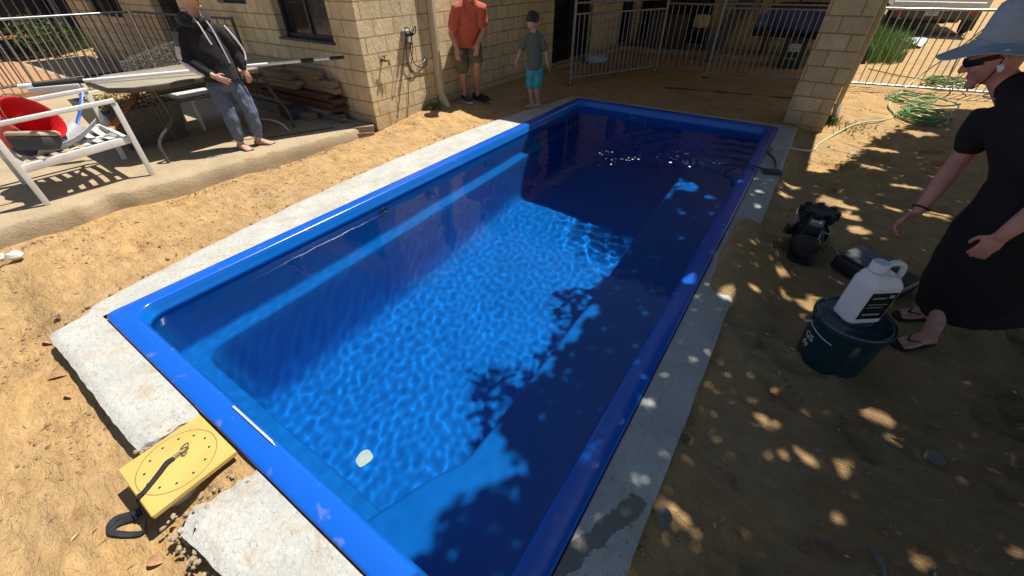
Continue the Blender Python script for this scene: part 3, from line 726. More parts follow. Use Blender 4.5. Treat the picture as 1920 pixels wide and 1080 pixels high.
# double outdoor power outlet
mb = MB(); mb.cbox(WX, WX+.055, 4.02, 4.15, .955, 1.03, .008); mb.cbox(WX, WX+.04, 4.07, 4.17, .86, .90, .006)
po = mb.build('power_outlet', 'grey_pl', house)
for yy in (4.045, 4.125): MB().cbox(WX+.056, WX+.10, yy-.019, yy+.019, .965, 1.005, .006).build('plug', 'black_pl', po)
mb = MB()
mb.tube(smoothpath([(WX+.095, 4.045, .985), (WX+.15, 4.03, .99), (WX+.15, 4.02, 1.06), (WX+.07, 4.035, 1.05), (WX+.05, 4.05, .96), (WX+.03, 4.03, .7), (WX+.02, 4.06, .58), (WX+.02, 4.16, .55), (WX+.02, 4.27, .62), (WX+.02, 4.38, .66), (WX+.02, 4.39, .60), (WX+.02, 4.3, .58), (WX+.02, 4.17, .63), (WX+.03, 4.12, .78), (WX+.07, 4.12, .94), (WX+.14, 4.14, 1.07), (WX+.15, 4.125, 1.0), (WX+.098, 4.125, .985)], 6), .006, 6)
mb.tube(smoothpath([(WX+.06, 4.05, .97), (WX+.03, 4.0, .8), (WX+.02, 3.86, .42), (WX+.015, 3.72, .05)], 6), .0045, 6)
mb.tube(smoothpath([(WX+.06, 4.13, .97), (WX+.03, 4.15, .8), (WX+.02, 4.01, .42), (WX+.015, 3.9, .02)], 6), .0045, 6)
tag(mb.build('power_cord', 'black_pl', None, True), 'thin black cords looped and hanging from the outlet on the sunlit block wall', 'power cord')

# ------------------------------------------------------------------ trees behind the camera's right: they shade the right-hand side
BORDER = [(2.7, -2.2), (2.62, -.4), (2.56, .25), (2.43, .42), (2.43, .58), (2.56, .74), (2.64, .85), (2.52, .95), (2.30, 1.02), (2.18, 1.3), (2.16, 1.75), (1.95, 1.92), (1.72, 2.07), (1.86, 2.32), (2.13, 2.52), (2.15, 2.95), (1.92, 3.25), (1.88, 3.42), (2.08, 3.62), (2.32, 4.05), (2.34, 4.75), (2.9, 5.0), (3.2, 5.10), (3.55, 5.2), (3.8, 5.9), (3.95, 6.6), (4.15, 7.0), (4.9, 8.6), (5.5, 9.0), (8.0, 8.4), (8.6, 3), (8, -2.2)]
LIT = [(2.31, 1.48, .055, .19), (2.34, 1.84, .075, .2), (2.38, 2.1, .06, .11), (2.86, 1.83, .015, .02), (2.82, 1.03, .015, .025), (2.79, .79, .02, .05), (2.40, 4.45, .12, .13), (2.64, 4.32, .06, .05), (2.92, 1.22, .028, .05), (2.93, .5, .03, .03), (2.80, .90, .012, .02), (2.82, 2.30, .04, .09), (2.78, 4.14, .03, .07), (2.75, 3.95, .025, .05),
       (3.85, 1.86, .09, .05), (3.92, 1.83, .06, .03), (3.93, 1.74, .07, .03), (3.75, 1.48, .05, .035), (3.21, .86, .06, .035), (3.28, .64, .09, .05), (3.56, 4.44, .11, .09), (3.73, 4.17, .10, .10), (3.66, 4.35, .16, .06), (3.8, 3.92, .09, .06), (3.76, 3.98, .05, .05), (3.24, 4.59, .09, .05), (3.22, 4.35, .08, .05), (3.40, 2.66, .06, .04), (3.33, 2.9, .04, .05), (3.18, 2.46, .05, .05), (3.33, 2.82, .03, .03), (3.67, 3.09, .04, .12), (3.54, 2.64, .06, .07), (4.2, 2.68, .10, .03), (4.16, 5.19, .14, .06), (3.91, 5.61, .16, .05), (3.43, 5.22, .12, .09), (4.44, 5.62, .12, .06), (3.61, 1.43, .05, .03), (3.42, 1.52, .07, .03), (3.05, 2.28, .06, .06), (2.98, 4.05, .05, .04), (3.02, 3.72, .04, .04), (4.3, 4.6, .15, .08), (4.05, 4.55, .08, .05), (4.02, 6.3, .2, .08), (4.4, 7.1, .2, .1), (3.48, .62, .06, .03), (3.72, 1.2, .05, .02)]
def inpoly(x, y, P):
    c = False; j = len(P)-1
    for i in range(len(P)):
        if (P[i][1] > y) != (P[j][1] > y) and x < (P[j][0]-P[i][0])*(y-P[i][1])/(P[j][1]-P[i][1])+P[i][0]: c = not c
        j = i
    return c
def crown(n, zlo, zhi, seed, keep):
    r = random.Random(seed); mb = MB(); k = 0
    while k < n:
        gx, gy = r.uniform(1.5, 8.6), r.uniform(-2.2, 9)
        if not keep(gx, gy): continue
        if not inpoly(gx+r.gauss(0, .035), gy+r.gauss(0, .035), BORDER): continue
        if any(((gx-a)/(c*.85+.015))**2+((gy-b)/(d*.85+.015))**2 < 1 for a, b, c, d in LIT): continue
        if gx < 2.22 and gy > 1.55 and r.random() < .72: continue
        z = r.uniform(zlo, zhi) + 1.0*noise.noise(V((gx*.8, gy*.8, seed)))
        if gx > 5.5 and r.random() < .5: continue
        p = V((gx+SX*z, gy+SY*z, z))
        nrm = V((r.gauss(0, .5), r.gauss(0, .5), 1)).normalized(); a = V((r.gauss(0, 1), r.gauss(0, 1), r.gauss(0, .4))); a = (a-nrm*a.dot(nrm)).normalized(); b = nrm.cross(a)
        l = r.uniform(.042, .070); w = l*r.uniform(.4, .55); dr = -nrm*l*.25
        mb.add([p-a*l, p+b*w, p+a*l+dr, p-b*w], [(0, 1, 2, 3)]); k += 1
    return mb
def tree(name, label, base, n, zlo, zhi, seed, keep, targets):
    t = thing(name, label, 'tree', base, 'trees shading the right side of the pool')
    b = V(base); mb = MB(); top = b+V((-.25, .2, 2.0))
    mb.tube([b-V((0, 0, .3)), b+V((.03, 0, .15)), b+V((-.05, .08, 1.0)), top], [.24, .17, .14, .11], 12)
    for q in targets:
        q = V(q); mid = top.lerp(q, .5)+V((0, 0, .35))
        mb.tube(smoothpath([top-V((0, 0, .1)), mid, q], 4), [.09-.065*i/8 for i in range(9)], 8)
        for k in range(5):
            e = q+V((rnd.uniform(-1, 1), rnd.uniform(-1, 1), rnd.uniform(0, .9))); mb.tube(smoothpath([mid.lerp(q, .2*k+.1), mid.lerp(e, .6)+V((0, 0, .2)), e], 3), [.028-.0035*i for i in range(7)], 6)
    mb.build('trunk', 'bark', t, True)
    crown(n, zlo, zhi, seed, keep).build('crown', 'tree_leaf', t, recalc=False)
tree('garden_tree', 'leafy tree outside the picture on the right, nearer of two', (7.2, 2.6, -.1), 46000, 2.9, 4.6, 3, lambda x, y: y < 3.1, [(3.9, 2.2, 3.5), (4.4, 3.9, 3.7), (5.6, 1.6, 3.8), (6.4, 3.6, 4.2)])
tree('garden_tree', 'leafy tree outside the picture on the right, farther of two', (8.3, 6.2, -.1), 42000, 2.9, 4.6, 5, lambda x, y: y >= 3.1, [(4.4, 5.6, 3.6), (5.0, 7.3, 3.7), (6.4, 6.6, 4.0), (6.8, 9.0, 4.2)])
# ------------------------------------------------------------------ pool fences
def fence(name, label, p, q, z0, z1, nb, mat='galv', posts=(True, True), ph=1.35, extra=(), pr=.024, br=.008, feet=True, group='steel pool fence panels'):
    p = V((p[0], p[1], 0)); q = V((q[0], q[1], 0)); d = (q-p); l = d.length; d.normalize()
    gp = gz(p.x, p.y); t = thing(name, label, 'fence', (p.x, p.y, gp), group)
    for on, c in zip(posts, (p, q)):
        if on:
            g = gz(c.x, c.y); mb = MB(); mb.tube([c+V((0, 0, g-.25)), c+V((0, 0, ph))], pr, 12)
            po = mb.build('post', mat, t, True)
            if feet:
                f = MB(); f.cbox(c.x-.05, c.x+.05, c.y-.05, c.y+.05, g-.02, g+.02, .004); f.build('post_foot', 'rust', po)
    for z in (z0, z1)+tuple(extra):
        mb = MB(); mb.tube([p+V((0, 0, z))+d*.02, q+V((0, 0, z))-d*.02], .0165, 10); mb.build('rail', mat, t, True)
    mb = MB(); mb.tube([p+V((0, 0, z0)), p+V((0, 0, z1))], br, 8); b0 = None
    for k in range(nb):
        x = l*(k+1)/(nb+1)
        if b0 is None:
            b0 = MB().tube([p+d*x+V((0, 0, z0)), p+d*x+V((0, 0, z1))], br, 8).build('bar', mat, t, True); x0 = x
        else:
            c = b0.copy(); COL.objects.link(c); c.location = d*(x-x0)
    return t
fence('fence_panel', 'shade-darkened steel fence panel with a double top rail, angled beside the black side door', (-.55, 7.03), (.35, 8.98), .10, 1.04, 20, mat='galv_shade', extra=(1.19,))
fence('fence_panel', 'narrow shade-darkened steel fence panel in the middle of the shaded patio', (.35, 8.98), (1.32, 8.98), .10, 1.12, 8, mat='galv_shade', posts=(False, True), ph=1.4)
fence('fence_panel', 'shade-darkened steel fence panel running behind the brick pillar', (1.34, 8.93), (3.3, 9.25), .08, 1.08, 21, mat='galv_shade', posts=(False, True), extra=(1.14,))
fence('fence_panel', 'bright sunlit steel fence panel to the right of the brick pillar', (3.50, 9.62), (6.6, 10.1), .03, 1.10, 29, posts=(True, True))
fence('fence_panel', 'steel fence panel with a shining white top rail at the far left', (-7.0, .55), (-7.0, 3.1), .04, 1.10, 25, group='steel fence panels at the far left', posts=(True, True), ph=1.14, feet=False, br=.010)
fence('fence_panel', 'dark steel fence panel standing behind the shining one at the far left', (-8.0, .2), (-8.0, 3.3), .14, 1.45, 24, 'greyrail', group='steel fence panels at the far left', feet=False, ph=1.5, br=.010)
fence('fence_panel', 'dark rail fence panel between the house wall and the chicken wire', (-6.95, 3.12), (-4.0, 3.28), .05, 1.10, 14, 'greyrail', group='steel fence panels at the far left', feet=False, ph=1.12, posts=(False, True))

# raised timber deck, screen wall and shrub beyond the left fence
mb = MB()
for k in range(16):
    x = -11.6+k*.262; mb.cbox(x, x+.255, -3, 2.0, .09, .125, .004)
mb.cbox(-11.6, -7.42, 2.005, 2.04, -.05, .12, .004); mb.cbox(-7.40, -7.36, -3, 2.04, -.05, .12, .004)
tag(mb.build('deck', 'deck'), 'low orange-brown timber deck beyond the fence at the far left', 'deck', kind='structure')
t = thing('screen_wall', 'dark grey glazed screen wall behind the shrub at the far left', 'wall', (-13.6, 2.4, 0))
mb = MB(); mb.box(-13.7, -13.6, -5, 5.2, -.1, 2.6); mb.build('panel', 'black_door', t)
for y in (-1.5, 0.2, 1.9, 3.6):
    MB().box(-13.6, -13.54, y, y+.07, -.1, 2.6).build('mullion', 'greyrail', t)
mb = MB(); mb.cbox(-13.2, -12.9, 1.9, 3.6, .42, .47, .005); tag(mb.build('timber_beam', 'stake'), 'thin orange timber beam lying low behind the far left fence', 'beam')
t = thing('shrub', 'light green feathery shrub growing in shade behind the far left fence', 'shrub', (-12.3, 2.9, 0))
def leafball(mb, n, c, r, l0, l1, r_, up=.3):
    c = V(c)
    for k in range(n):
        d = V((r_.gauss(0, 1), r_.gauss(0, 1), r_.gauss(0, 1))).normalized()*(r_.random()**.5); p = c+V((d.x*r[0], d.y*r[1], d.z*r[2]))
        a = V((r_.gauss(0, 1), r_.gauss(0, 1), r_.gauss(up, .8))).normalized(); b = a.orthogonal().normalized(); l = r_.uniform(l0, l1); w = l*.22
        mb.add([p, p+a*l*.5+b*w, p+a*l, p+a*l*.5-b*w], [(0, 1, 2, 3)])
mb = MB(); leafball(mb, 700, (-12.3, 2.9, .5), (.4, .6, .40), .06, .16, rnd); leafball(mb, 250, (-12.3, 3.5, .35), (.3, .4, .25), .06, .14, rnd); mb.build('foliage', 'shrub', t, recalc=False)
mb = MB()
for k in range(6): mb.tube([(-12.3, 2.9, -.1), (-12.3+rnd.uniform(-.4, .4), 2.9+rnd.uniform(-.5, .5), .9)], [.03, .008], 6)
mb.build('stem', 'bark', t)
mb = MB(); mb.box(-16, -14, 5.3, 30, -.1, 2.6)
tag(mb.build('boundary_wall', 'roofm'), 'pale boundary wall far beyond the left fence', 'wall')

# ------------------------------------------------------------------ white garden armchair
def armchair(name, label, loc, rz=0, group=None):
    t = thing(name, label, 'chair', loc, group); w = .042
    for sx in (0, -.74):      # two side frames: front leg, arm, back leg
        mb = MB(); mb.bar((sx, .78, 0), (sx, .80, .655), w, .03, (1, 0, 0)); mb.build('leg', 'white_al', t, bevel=.004)
        mb = MB(); mb.bar((sx, .0, 0), (sx, .0, .62), w, .03, (1, 0, 0)); mb.build('leg', 'white_al', t, bevel=.004)
        mb = MB(); mb.bar((sx, -.06, .645), (sx, .815, .675), w, .032, (0, 0, 1)); mb.build('armrest', 'white_al', t, bevel=.004)
    mb = MB()
    mb.bar((.0-.026, .0, .30), (.0-.026, .78, .345), .032, .062); mb.bar((-.74+.026, .0, .30), (-.74+.026, .78, .345), .032, .062)
    mb.bar((-.05, .755, .345), (-.70, .755, .345), .032, .05); mb.bar((-.05, .05, .305), (-.70, .05, .305), .032, .05)
    mb.bar((-.37, .05, .30), (-.37, .755, .335), .028, .028)
    mb.build('seat_frame', 'white_al', t, bevel=.004)
    for k in range(7):
        y = .12+k*.093; z = .325+.045*y
        MB().tube([(-.05, y, z+.012), (-.22, y, z-.012), (-.37, y, z-.018), (-.55, y, z-.012), (-.69, y, z+.012)], (.026, .004), 8, side=(0, 1, 0)).build('slat', 'white_al', t, True)
    mb = MB(); mb.bar((-.04, .04, .32), (-.04, -.30, .92), .03, .045, (0, 1, 0)); mb.bar((-.70, .04, .32), (-.70, -.30, .92), .03, .045, (0, 1, 0)); mb.bar((-.04, -.30, .92), (-.70, -.30, .92), .03, .045); mb.bar((-.04, -.13, .62), (-.70, -.13, .62), .02, .06)
    mb.bar((-.22, .04, .33), (-.22, -.29, .91), .012, .05, (0, 1, 0)); mb.bar((-.52, .04, .33), (-.52, -.29, .91), .012, .05, (0, 1, 0))
    mb.build('backrest', 'white_al', t, bevel=.003)
    t.rotation_euler.z = rz
    return t
def relocate(t, loc):
    for c in t.children_recursive: pass
    t.location = loc
def at0(fn, loc, rz, *a, **k):
    t = fn(*a, loc=(0, 0, 0), **k); t.location = loc; t.rotation_euler.z = rz; return t
at0(armchair, (-2.03, .265, .05), R(-1.5), 'armchair', 'white metal garden armchair without cushions, heaped with a red bucket and plastic junk')
sl = thing('footstool', 'white metal footstool half hidden under the dusty table behind the teenager', 'stool', (-3.3, 2.4, .05))
mb = MB(); mb.cbox(-3.62, -3.05, 2.0, 2.62, .40, .43, .006); mb.build('seat', 'white_al', sl)
for x in (-3.59, -3.09):
    for y in (2.03, 2.58): mb = MB(); mb.cbox(x-.022, x+.022, y-.015, y+.015, .05, .40, .003); mb.build('leg', 'white_al', sl)

# things heaped on the chair
def lathe_local(name, prof, mat, parent, M4, seg=36, solid=True):
    mb = MB(); mb.lathe(prof, (0, 0, 0), seg, caps=False); mb.v = [tuple(M4 @ V(v)) for v in mb.v]
    return mb.build(name, mat, parent, True, recalc=True)
def orient(loc, axis, roll=0):
    z = V(axis).normalized(); x = z.orthogonal().normalized(); y = z.cross(x)
    return Matrix.Translation(loc) @ Matrix(((x.x, y.x, z.x, 0), (x.y, y.y, z.y, 0), (x.z, y.z, z.z, 0), (0, 0, 0, 1)))
bk = thing('bucket', 'red plastic bucket tipped on its side on the white armchair', 'bucket', (-2.55, .42, .40))
m4 = orient((-2.37, .565, .63), (.62, .42, .52)) @ Matrix.Translation((0, 0, -.31))
lathe_local('tub', [(0, 0), (.13, 0), (.145, .012), (.185, .30), (.20, .305), (.205, .325), (.195, .33), (.178, .31), (.140, .02), (0, .015)], 'red_pl', bk, m4)
mb = MB(); mb.tube([m4 @ V((.2*math.cos(a), .2*math.sin(a), .30+.09*math.sin(a*1.0)*(1 if a < PI else 0))) for a in (PI*i/16 for i in range(17))], .004, 6); mb.build('handle', 'steel', bk, True)
t = thing('plastic_trough', 'grey curved plastic gutter piece lying across the slats of the white armchair', 'plastic trough', (-2.3, .55, .36))
rs = []
for i in range(17):
    u = i/16; c = V((-2.16, .38, .395)).lerp(V((-2.42, .88, .47)), u)+V((0, 0, -.05*math.sin(PI*u))); d = V((-.57, .82, .1)).normalized(); s = d.cross(V((0, 0, 1))).normalized()
    row = []
    for a in (-75, -60, -35, 0, 35, 60, 75): row.append(c+s*(.13*math.sin(R(a)))+V((0, 0, .11*(1-math.cos(R(a))))))
    for a in (75, 60, 35, 0, -35, -60, -75): row.append(c+s*(.122*math.sin(R(a)))+V((0, 0, .008+.104*(1-math.cos(R(a))))))
    rs.append(row)
mb = MB(); mb.rings(rs); mb.build('trough', 'grey_pl', t, True)
t = thing('filter_box', 'dark grey plastic box with a tan lid lying beside the red bucket', 'plastic box', (-2.35, .38, .42))
m4 = Matrix.Translation((-2.16, .47, .50)) @ Matrix.Rotation(R(35), 4, 'Z') @ Matrix.Rotation(R(-16), 4, 'X')
mb = MB(); mb.rings([[(x*s, y*s, z) for x, y in ((-.14, -.08), (.14, -.08), (.15, 0), (.14, .08), (-.14, .08), (-.15, 0))] for z, s in ((-.06, .8), (.0, 1), (.05, 1.02))]); mb.v = [tuple(m4 @ V(v)) for v in mb.v]; mb.build('body', 'bluestone', t, bevel=.006)
mb = MB(); mb.rings([[(x*s, y*s, z) for x, y in ((-.14, -.08), (.14, -.08), (.15, 0), (.14, .08), (-.14, .08), (-.15, 0))] for z, s in ((.052, 1.06), (.075, 1.04), (.088, .9))]); mb.v = [tuple(m4 @ V(v)) for v in mb.v]; mb.build('lid', 'tan_pl', t, bevel=.005)
mb = MB(); mb.tube(smoothpath([(-2.62, .95, .60), (-2.55, .85, .5), (-2.42, .80, .43), (-2.32, .72, .42), (-2.25, .62, .46), (-2.26, .56, .52)], 6), (.018, .010), 8)
mb.tube([(-2.74, 1.04, .70), (-2.62, .95, .60)], (.016, .008), 8)
tag(mb.build('spade_handle', 'blue_pl', None, True), 'curved blue plastic spade handle leaning behind the red bucket', 'spade')
mb = MB(); mb.tube(smoothpath([(-2.35, .95, .40), (-2.28, 1.0, .405), (-2.2, .98, .40)], 4), (.03, .006), 8)
tag(mb.build('plastic_scrap', 'grey_pl', None, True), 'pale grey plastic scrap lying on the armchair slats', 'plastic scrap')

# ------------------------------------------------------------------ dusty outdoor table with curved bronze legs
tb = thing('table', 'long dusty garden table with clipped corners and curved bronze legs behind the teenager', 'table', (-2.75, 2.1, .05))
c_ = .22; x0, x1, y0, y1 = -3.28, -2.24, 1.18, 3.02
poly = [(x0+c_, y0), (x1-c_-.02, y0), (x1-.06, y0+.14), (x1, y0+c_+.18), (x1, y1-c_), (x1-c_, y1), (x0+c_, y1), (x0, y1-c_), (x0, y0+c_)]
mb = MB(); mb.prism([((x-(-2.76))*.985-2.76, (y-2.1)*.985+2.1) for x, y in poly], .738, .752); mb.build('tabletop', 'table_top', tb, bevel=.003)
rs = []
for z, k in ((.712, .97), (.705, 1.0), (.735, 1.006), (.745, 1.0), (.7405, .986)): rs.append([((x+2.76)*k-2.76, (y-2.1)*k+2.1, z) for x, y in poly])
mb = MB(); mb.rings(rs, False); mb.build('rim', 'bronze', tb, True)
for sx, fx in ((-2.42, -2.24), (-3.10, -3.12)):
    for sy, fy in ((1.52, 1.28), (2.62, 2.72)):
        dx = fx-sx; dy = fy-sy
        pts = smoothpath([(sx, sy, .71), (sx+dx*.3, sy, .60), (sx+dx*.6, sy+dy*.0, .50), (sx+dx*.8, sy+dy*.08, .43), (sx+dx*.8, sy+dy*.35, .36), (sx+dx*.8, sy+dy*.75, .29), (sx+dx*.85, sy+dy*.97, .22), (sx+dx*.93, sy+dy*1.0, .14), (fx, fy, .05)], 5)
        MB().tube(pts, (.024, .015), 8, side=(1, 0, 0)).build('leg', 'bronze', tb, True)
mb = MB()
for x in (-2.46, -3.08):
    for z in (.655, .63, .55, .53): mb.tube([(x+.02, 1.5, z), (x+.02, 2.66, z)], .008, 8)
for y in (1.53, 2.62):
    for z in (.64, .54): mb.tube([(-2.46, y, z), (-3.08, y, z)], .008, 8)
    for k in range(4): x = -2.56-k*.14; mb.tube([(x, y, .70), (x, y, .16+.05*k)], .006, 6)
mb.build('stretcher', 'bronze', tb, True)
# telescopic pool pole across the table
pp = thing('pool_pole', 'long telescopic aluminium pool pole resting across the table and armchair', 'pole', (-2.4, 2.0, .78))
a = V((-3.12, .72, .775)); b = V((-1.655, 3.27, .812)); u = (b-a)
def seg(n, t0, t1, r, mat): MB().tube([a+u*t0, a+u*t1], r, 14).build(n, mat, pp, True)
seg('outer_tube', .16, .84, .0165, 'alum'); seg('inner_tube', .84, .955, .0135, 'alum'); seg('clamp', .838, .885, .0215, 'black_pl'); seg('tip', .945, 1.0, .0185, 'black_pl'); seg('grip', .03, .165, .021, 'blackrub'); seg('end_cap', .0, .035, .022, 'white_pl')
mb = MB(); mb.rings([[a+u*t+V((0, 0, h*s-.035))+V((.5*w, -.29*w, 0)) for h, s, w in ((.02, 1, -.07), (.02, 1, .07), (-.02, 1, .07), (-.02, 1, -.07))] for t in (.02, .15)]); mb.build('bracket', 'white_pl', pp, bevel=.004)
# roll of chicken wire on the back edge of the table
t = thing('wire_roll', 'loose roll of hexagonal chicken wire lying at the back edge of the dusty table', 'wire roll', (-3.3, 2.2, .75))
mb = MB(); A0 = V((-3.30, 1.62, .79)); A1 = V((-3.16, 2.72, .95)); ax = (A1-A0); Lr = ax.length; az = ax.normalized(); axx = az.cross(V((0, 0, 1))).normalized(); ay = axx.cross(az)
def rp(s_, ang, r): return A0+az*s_+axx*(r*math.cos(ang)*1.15)+ay*(r*math.sin(ang))
hx = .062
for lay in range(1):
    for i in range(int(Lr/(hx*1.5))):
        for j in range(10):
            s0 = i*hx*1.5; an = 2*PI*j/10+(PI/10 if i % 2 else 0)+lay*.3; r0 = (.06+.10*(s0/Lr)**.8)*(1-lay*.4)+rnd.uniform(-.006, .006); da = PI/10
            P = [rp(s0, an-da*.5, r0), rp(s0, an+da*.5, r0), rp(s0+hx*.5, an+da, r0), rp(s0+hx*.5, an-da, r0)]
            for p_, q_ in ((P[0], P[1]), (P[1], P[2]), (P[0], P[3]), (P[2], rp(s0+hx*1.5, an+da, r0))): mb.tube([p_, q_], .0016, 3, caps=False)
mb.build('netting', 'wire', t)

# ------------------------------------------------------------------ wicker planter full of dry leaves
pl = thing('planter', 'grey wicker planter box heaped with dried leaves behind the table', 'planter', (-3.6, 1.5, .05))
def tub(x0, x1, y0, y1, z0, z1, tp):
    mb = MB(); rs = []
    for z, k in ((z0, tp), (z1, 0), (z1+.012, -.01), (z1+.012, .03), (z1-.10, .035)): rs.append([(x0+k, y0+k, z), (x1-k, y0+k, z), (x1-k, y1-k, z), (x0+k, y1-k, z)])
    mb.rings(rs); return mb
tub(-4.10, -2.94, 1.16, 1.86, .05, .44, .06).build('box', 'weave', pl)
lp = MB()
for k in range(1500):
    x, y = rnd.uniform(-4.05, -2.99), rnd.uniform(1.2, 1.82); h = .10*(1-((x+3.5)/.6)**2)*(1-((y-1.5)/.4)**2)
    p = V((x, y, .38+max(0, h)*rnd.uniform(.2, 1.1)+rnd.uniform(0, .05))); a = V((rnd.gauss(0, 1), rnd.gauss(0, 1), rnd.gauss(.1, .5))).normalized(); b = a.cross(V((rnd.gauss(0, .4), rnd.gauss(0, .4), 1))).normalized(); l = rnd.uniform(.03, .10); w = l*rnd.uniform(.12, .35)
    lp.add([p-a*l*.5, p+b*w*.5+V((0, 0, l*.12)), p+a*l*.5, p-b*w*.5+V((0, 0, l*.1))], [(0, 1, 2), (0, 2, 3)])
o = lp.build('leaf_heap', 'dryleaf', None, recalc=False); o['kind'] = 'stuff'; tag(o, 'heap of dried brown and yellow leaves filling the wicker planter', 'dry leaves')
mb = MB(); mb.bar((-2.45, 1.02, .40), (-3.15, 1.62, .60), .05, .022); tag(mb.build('timber_stake', 'stake', bevel=.003), 'orange-brown timber stake leaning on the leaf heap in the planter', 'stake')
t = thing('flower', 'tiny pink flower at the edge of the dried leaf heap', 'flower', (-4.05, 1.3, .4))
MB().tube([(-4.04, 1.28, .36), (-4.05, 1.27, .52)], .004, 6).build('stem', 'weed', t)
mb = MB()
for k in range(6): a = k*PI/3; mb.ell((-4.05+.022*math.cos(a), 1.27+.022*math.sin(a), .525), .018, .012, .006, (math.cos(a), math.sin(a), 0), (-math.sin(a), math.cos(a), 0), (0, 0, 1), 8, 5)
M['pink'] = pm('pink_petal', (.55, .06, .25), rough=.6); mb.build('petals', 'pink', t, True)

# ------------------------------------------------------------------ timber stack along the shaded wall, pavers and rods
def plank(x0, x1, y, z, w, h, mat, label, skew=0):
    mb = MB(); mb.cbox(x0, x1, y-w/2, y+w/2, z, z+h, .004)
    if skew: mb.v = [(vx, vy+(vx-x1)*skew, vz) for vx, vy, vz in mb.v]
    return tag(mb.build('timber_plank', mat), label, 'plank', 'planks stacked along the shaded house wall')
PLK = [(-4.6, -1.98, 3.27, .05, .14, .07, 'plankg', 'pale grey plank on the ground against the house wall, under the dark planks'), (-4.9, -2.32, 3.06, .05, .15, .08, 'plankg', 'wide pale plank lying on the ground along the front of the timber stack'), (-4.4, -2.12, 3.20, .122, .12, .05, 'plankg', 'short pale plank resting on the ground planks below the dark timber'),
       (-4.7, -1.92, 3.26, .175, .18, .05, 'plankr', 'lowest dark red plank in the stack along the house wall'), (-4.8, -1.96, 3.24, .227, .17, .045, 'plankr', 'second dark red plank from the bottom of the stack'), (-4.6, -1.90, 3.26, .275, .18, .045, 'plankr', 'third dark red plank from the bottom of the stack'), (-4.9, -2.02, 3.22, .322, .16, .05, 'plankr', 'uppermost dark red plank below the brown timbers'),
       (-4.5, -1.93, 3.27, .375, .09, .06, 'plank', 'brown timber lying on the dark red planks nearest the wall, longest to the right'), (-4.5, -1.97, 3.28, .437, .10, .075, 'plank', 'thick brown timber with a reddish sawn end above the dark planks'), (-4.6, -2.62, 3.15, .375, .09, .05, 'plank', 'short brown timber at the front of the stack, below the grey end'),
       (-4.7, -2.55, 3.16, .428, .10, .045, 'plankg', 'greyish timber end beside the thick brown timber'), (-4.4, -2.24, 3.28, .515, .10, .045, 'plank', 'second highest brown timber at the top of the stack against the wall'), (-4.5, -2.22, 3.28, .562, .11, .05, 'plank', 'topmost brown timber of the stack against the wall'), (-4.8, -2.72, 3.17, .476, .11, .06, 'plank', 'dark ended brown timber at the top front of the stack')]
for k, (x0, x1, y, z, w, h, m_, lb) in enumerate(PLK): plank(x0, x1, y, z, w, h, m_, lb, [0, .03, -.01, .004, .012, -.006, .02, .0, .004, .03, .025, .003, -.004, .03][k])
mb = MB(); mb.obox((-2.68, 3.0, .115), (.34, -.08, .0), (.05, .24, 0), (0, 0, .13)); tag(mb.build('paver', 'bluestone', bevel=.008), 'dark grey concrete block on the slab in front of the timber stack', 'block')
mb = MB(); mb.obox((-1.545, 3.24, .025), (.16, .20, 0), (-.10, .08, 0), (0, 0, .065)); tag(mb.build('paver', 'paver', bevel=.006), 'upper brown paver set at the slab end by the house corner', 'paver', 'brown pavers at the house corner')
mb = MB(); mb.obox((-1.53, 3.22, -.042), (.15, .20, 0), (-.10, .08, 0), (0, 0, .06)); tag(mb.build('paver', 'paver', bevel=.006), 'lower brown paver half buried at the slab end by the house corner', 'paver', 'brown pavers at the house corner')
mb = MB(); mb.tube([(-2.12, 2.28, .058), (-1.78, 2.98, .06)], .006, 8); tag(mb.build('steel_rod', 'rust', None, True), 'thin dark steel rod lying on the slab near the teenager', 'rod')
mb = MB(); mb.tube(smoothpath([(-2.62, 2.35, .16), (-2.35, 2.45, .20), (-2.2, 2.52, .17), (-2.13, 2.56, .10), (-2.12, 2.57, .05)], 6), .014, 10)
tag(mb.build('steel_hoop', 'galv', None, True), 'bent pale steel tube end curving down onto the slab under the table', 'steel tube')
mb = MB()
for c, r in (((-1.88, 3.2, .08), .06), ((-1.80, 3.24, .06), .05), ((-1.98, 3.26, .07), .045), ((-2.0, 3.1, .06), .03)): ico_lump(mb, c, r, .8)
o = mb.build('rubble', 'rock', recalc=False); tag(o, 'small pile of stony rubble on the slab by the house corner', 'rubble', kind='stuff')
for lb, c, r in (('white stone lying by itself on the soil at the left edge of the picture', (-1.40, -.12, -.03), .05), ('white stone half out of the picture at the left edge', (-1.46, -.20, -.03), .045)):
    mb = MB(); ico_lump(mb, c, r, .7); tag(mb.build('stone', 'pale', None, True), lb, 'stone', 'white stones at the left edge')

# ------------------------------------------------------------------ yellow skimmer lid with strap
bd = thing('access_cover', 'yellow square cover board with drilled holes laid over the gap in the concrete', 'cover board', (1.4, -.17, 0))
bx0, bx1, by0, by1, bz = 1.245, 1.565, -.325, -.012, -.004
mb = MB(); mb.cbox(bx0, bx1, by0, by1, bz, bz+.026, .004); mb.build('board', 'yellow', bd)
mb = MB(); cx, cy2 = (bx0+bx1)/2, (by0+by1)/2
rs = [[(cx+r*math.cos(2*PI*j/64), cy2+r*math.sin(2*PI*j/64), bz+.0266+h) for j in range(64)] for r, h in ((.1385, 0), (.1405, .0003), (.1425, 0))]
mb.rings(rs, False); mb.build('groove', 'yellow_d', bd, True)
for k in range(12):
    a = 2*PI*k/12+.1; MB().lathe([(.0048, 0), (.0048, .0006), (0, .0006)], (cx+.112*math.cos(a), cy2+.112*math.sin(a), bz+.0262), 12, caps=False).build('hole', 'hole', bd)
sk = thing('skimmer_box', 'white plastic skimmer bucket sunk in the ground under the yellow board', 'skimmer', (1.40, -.15, -.2))
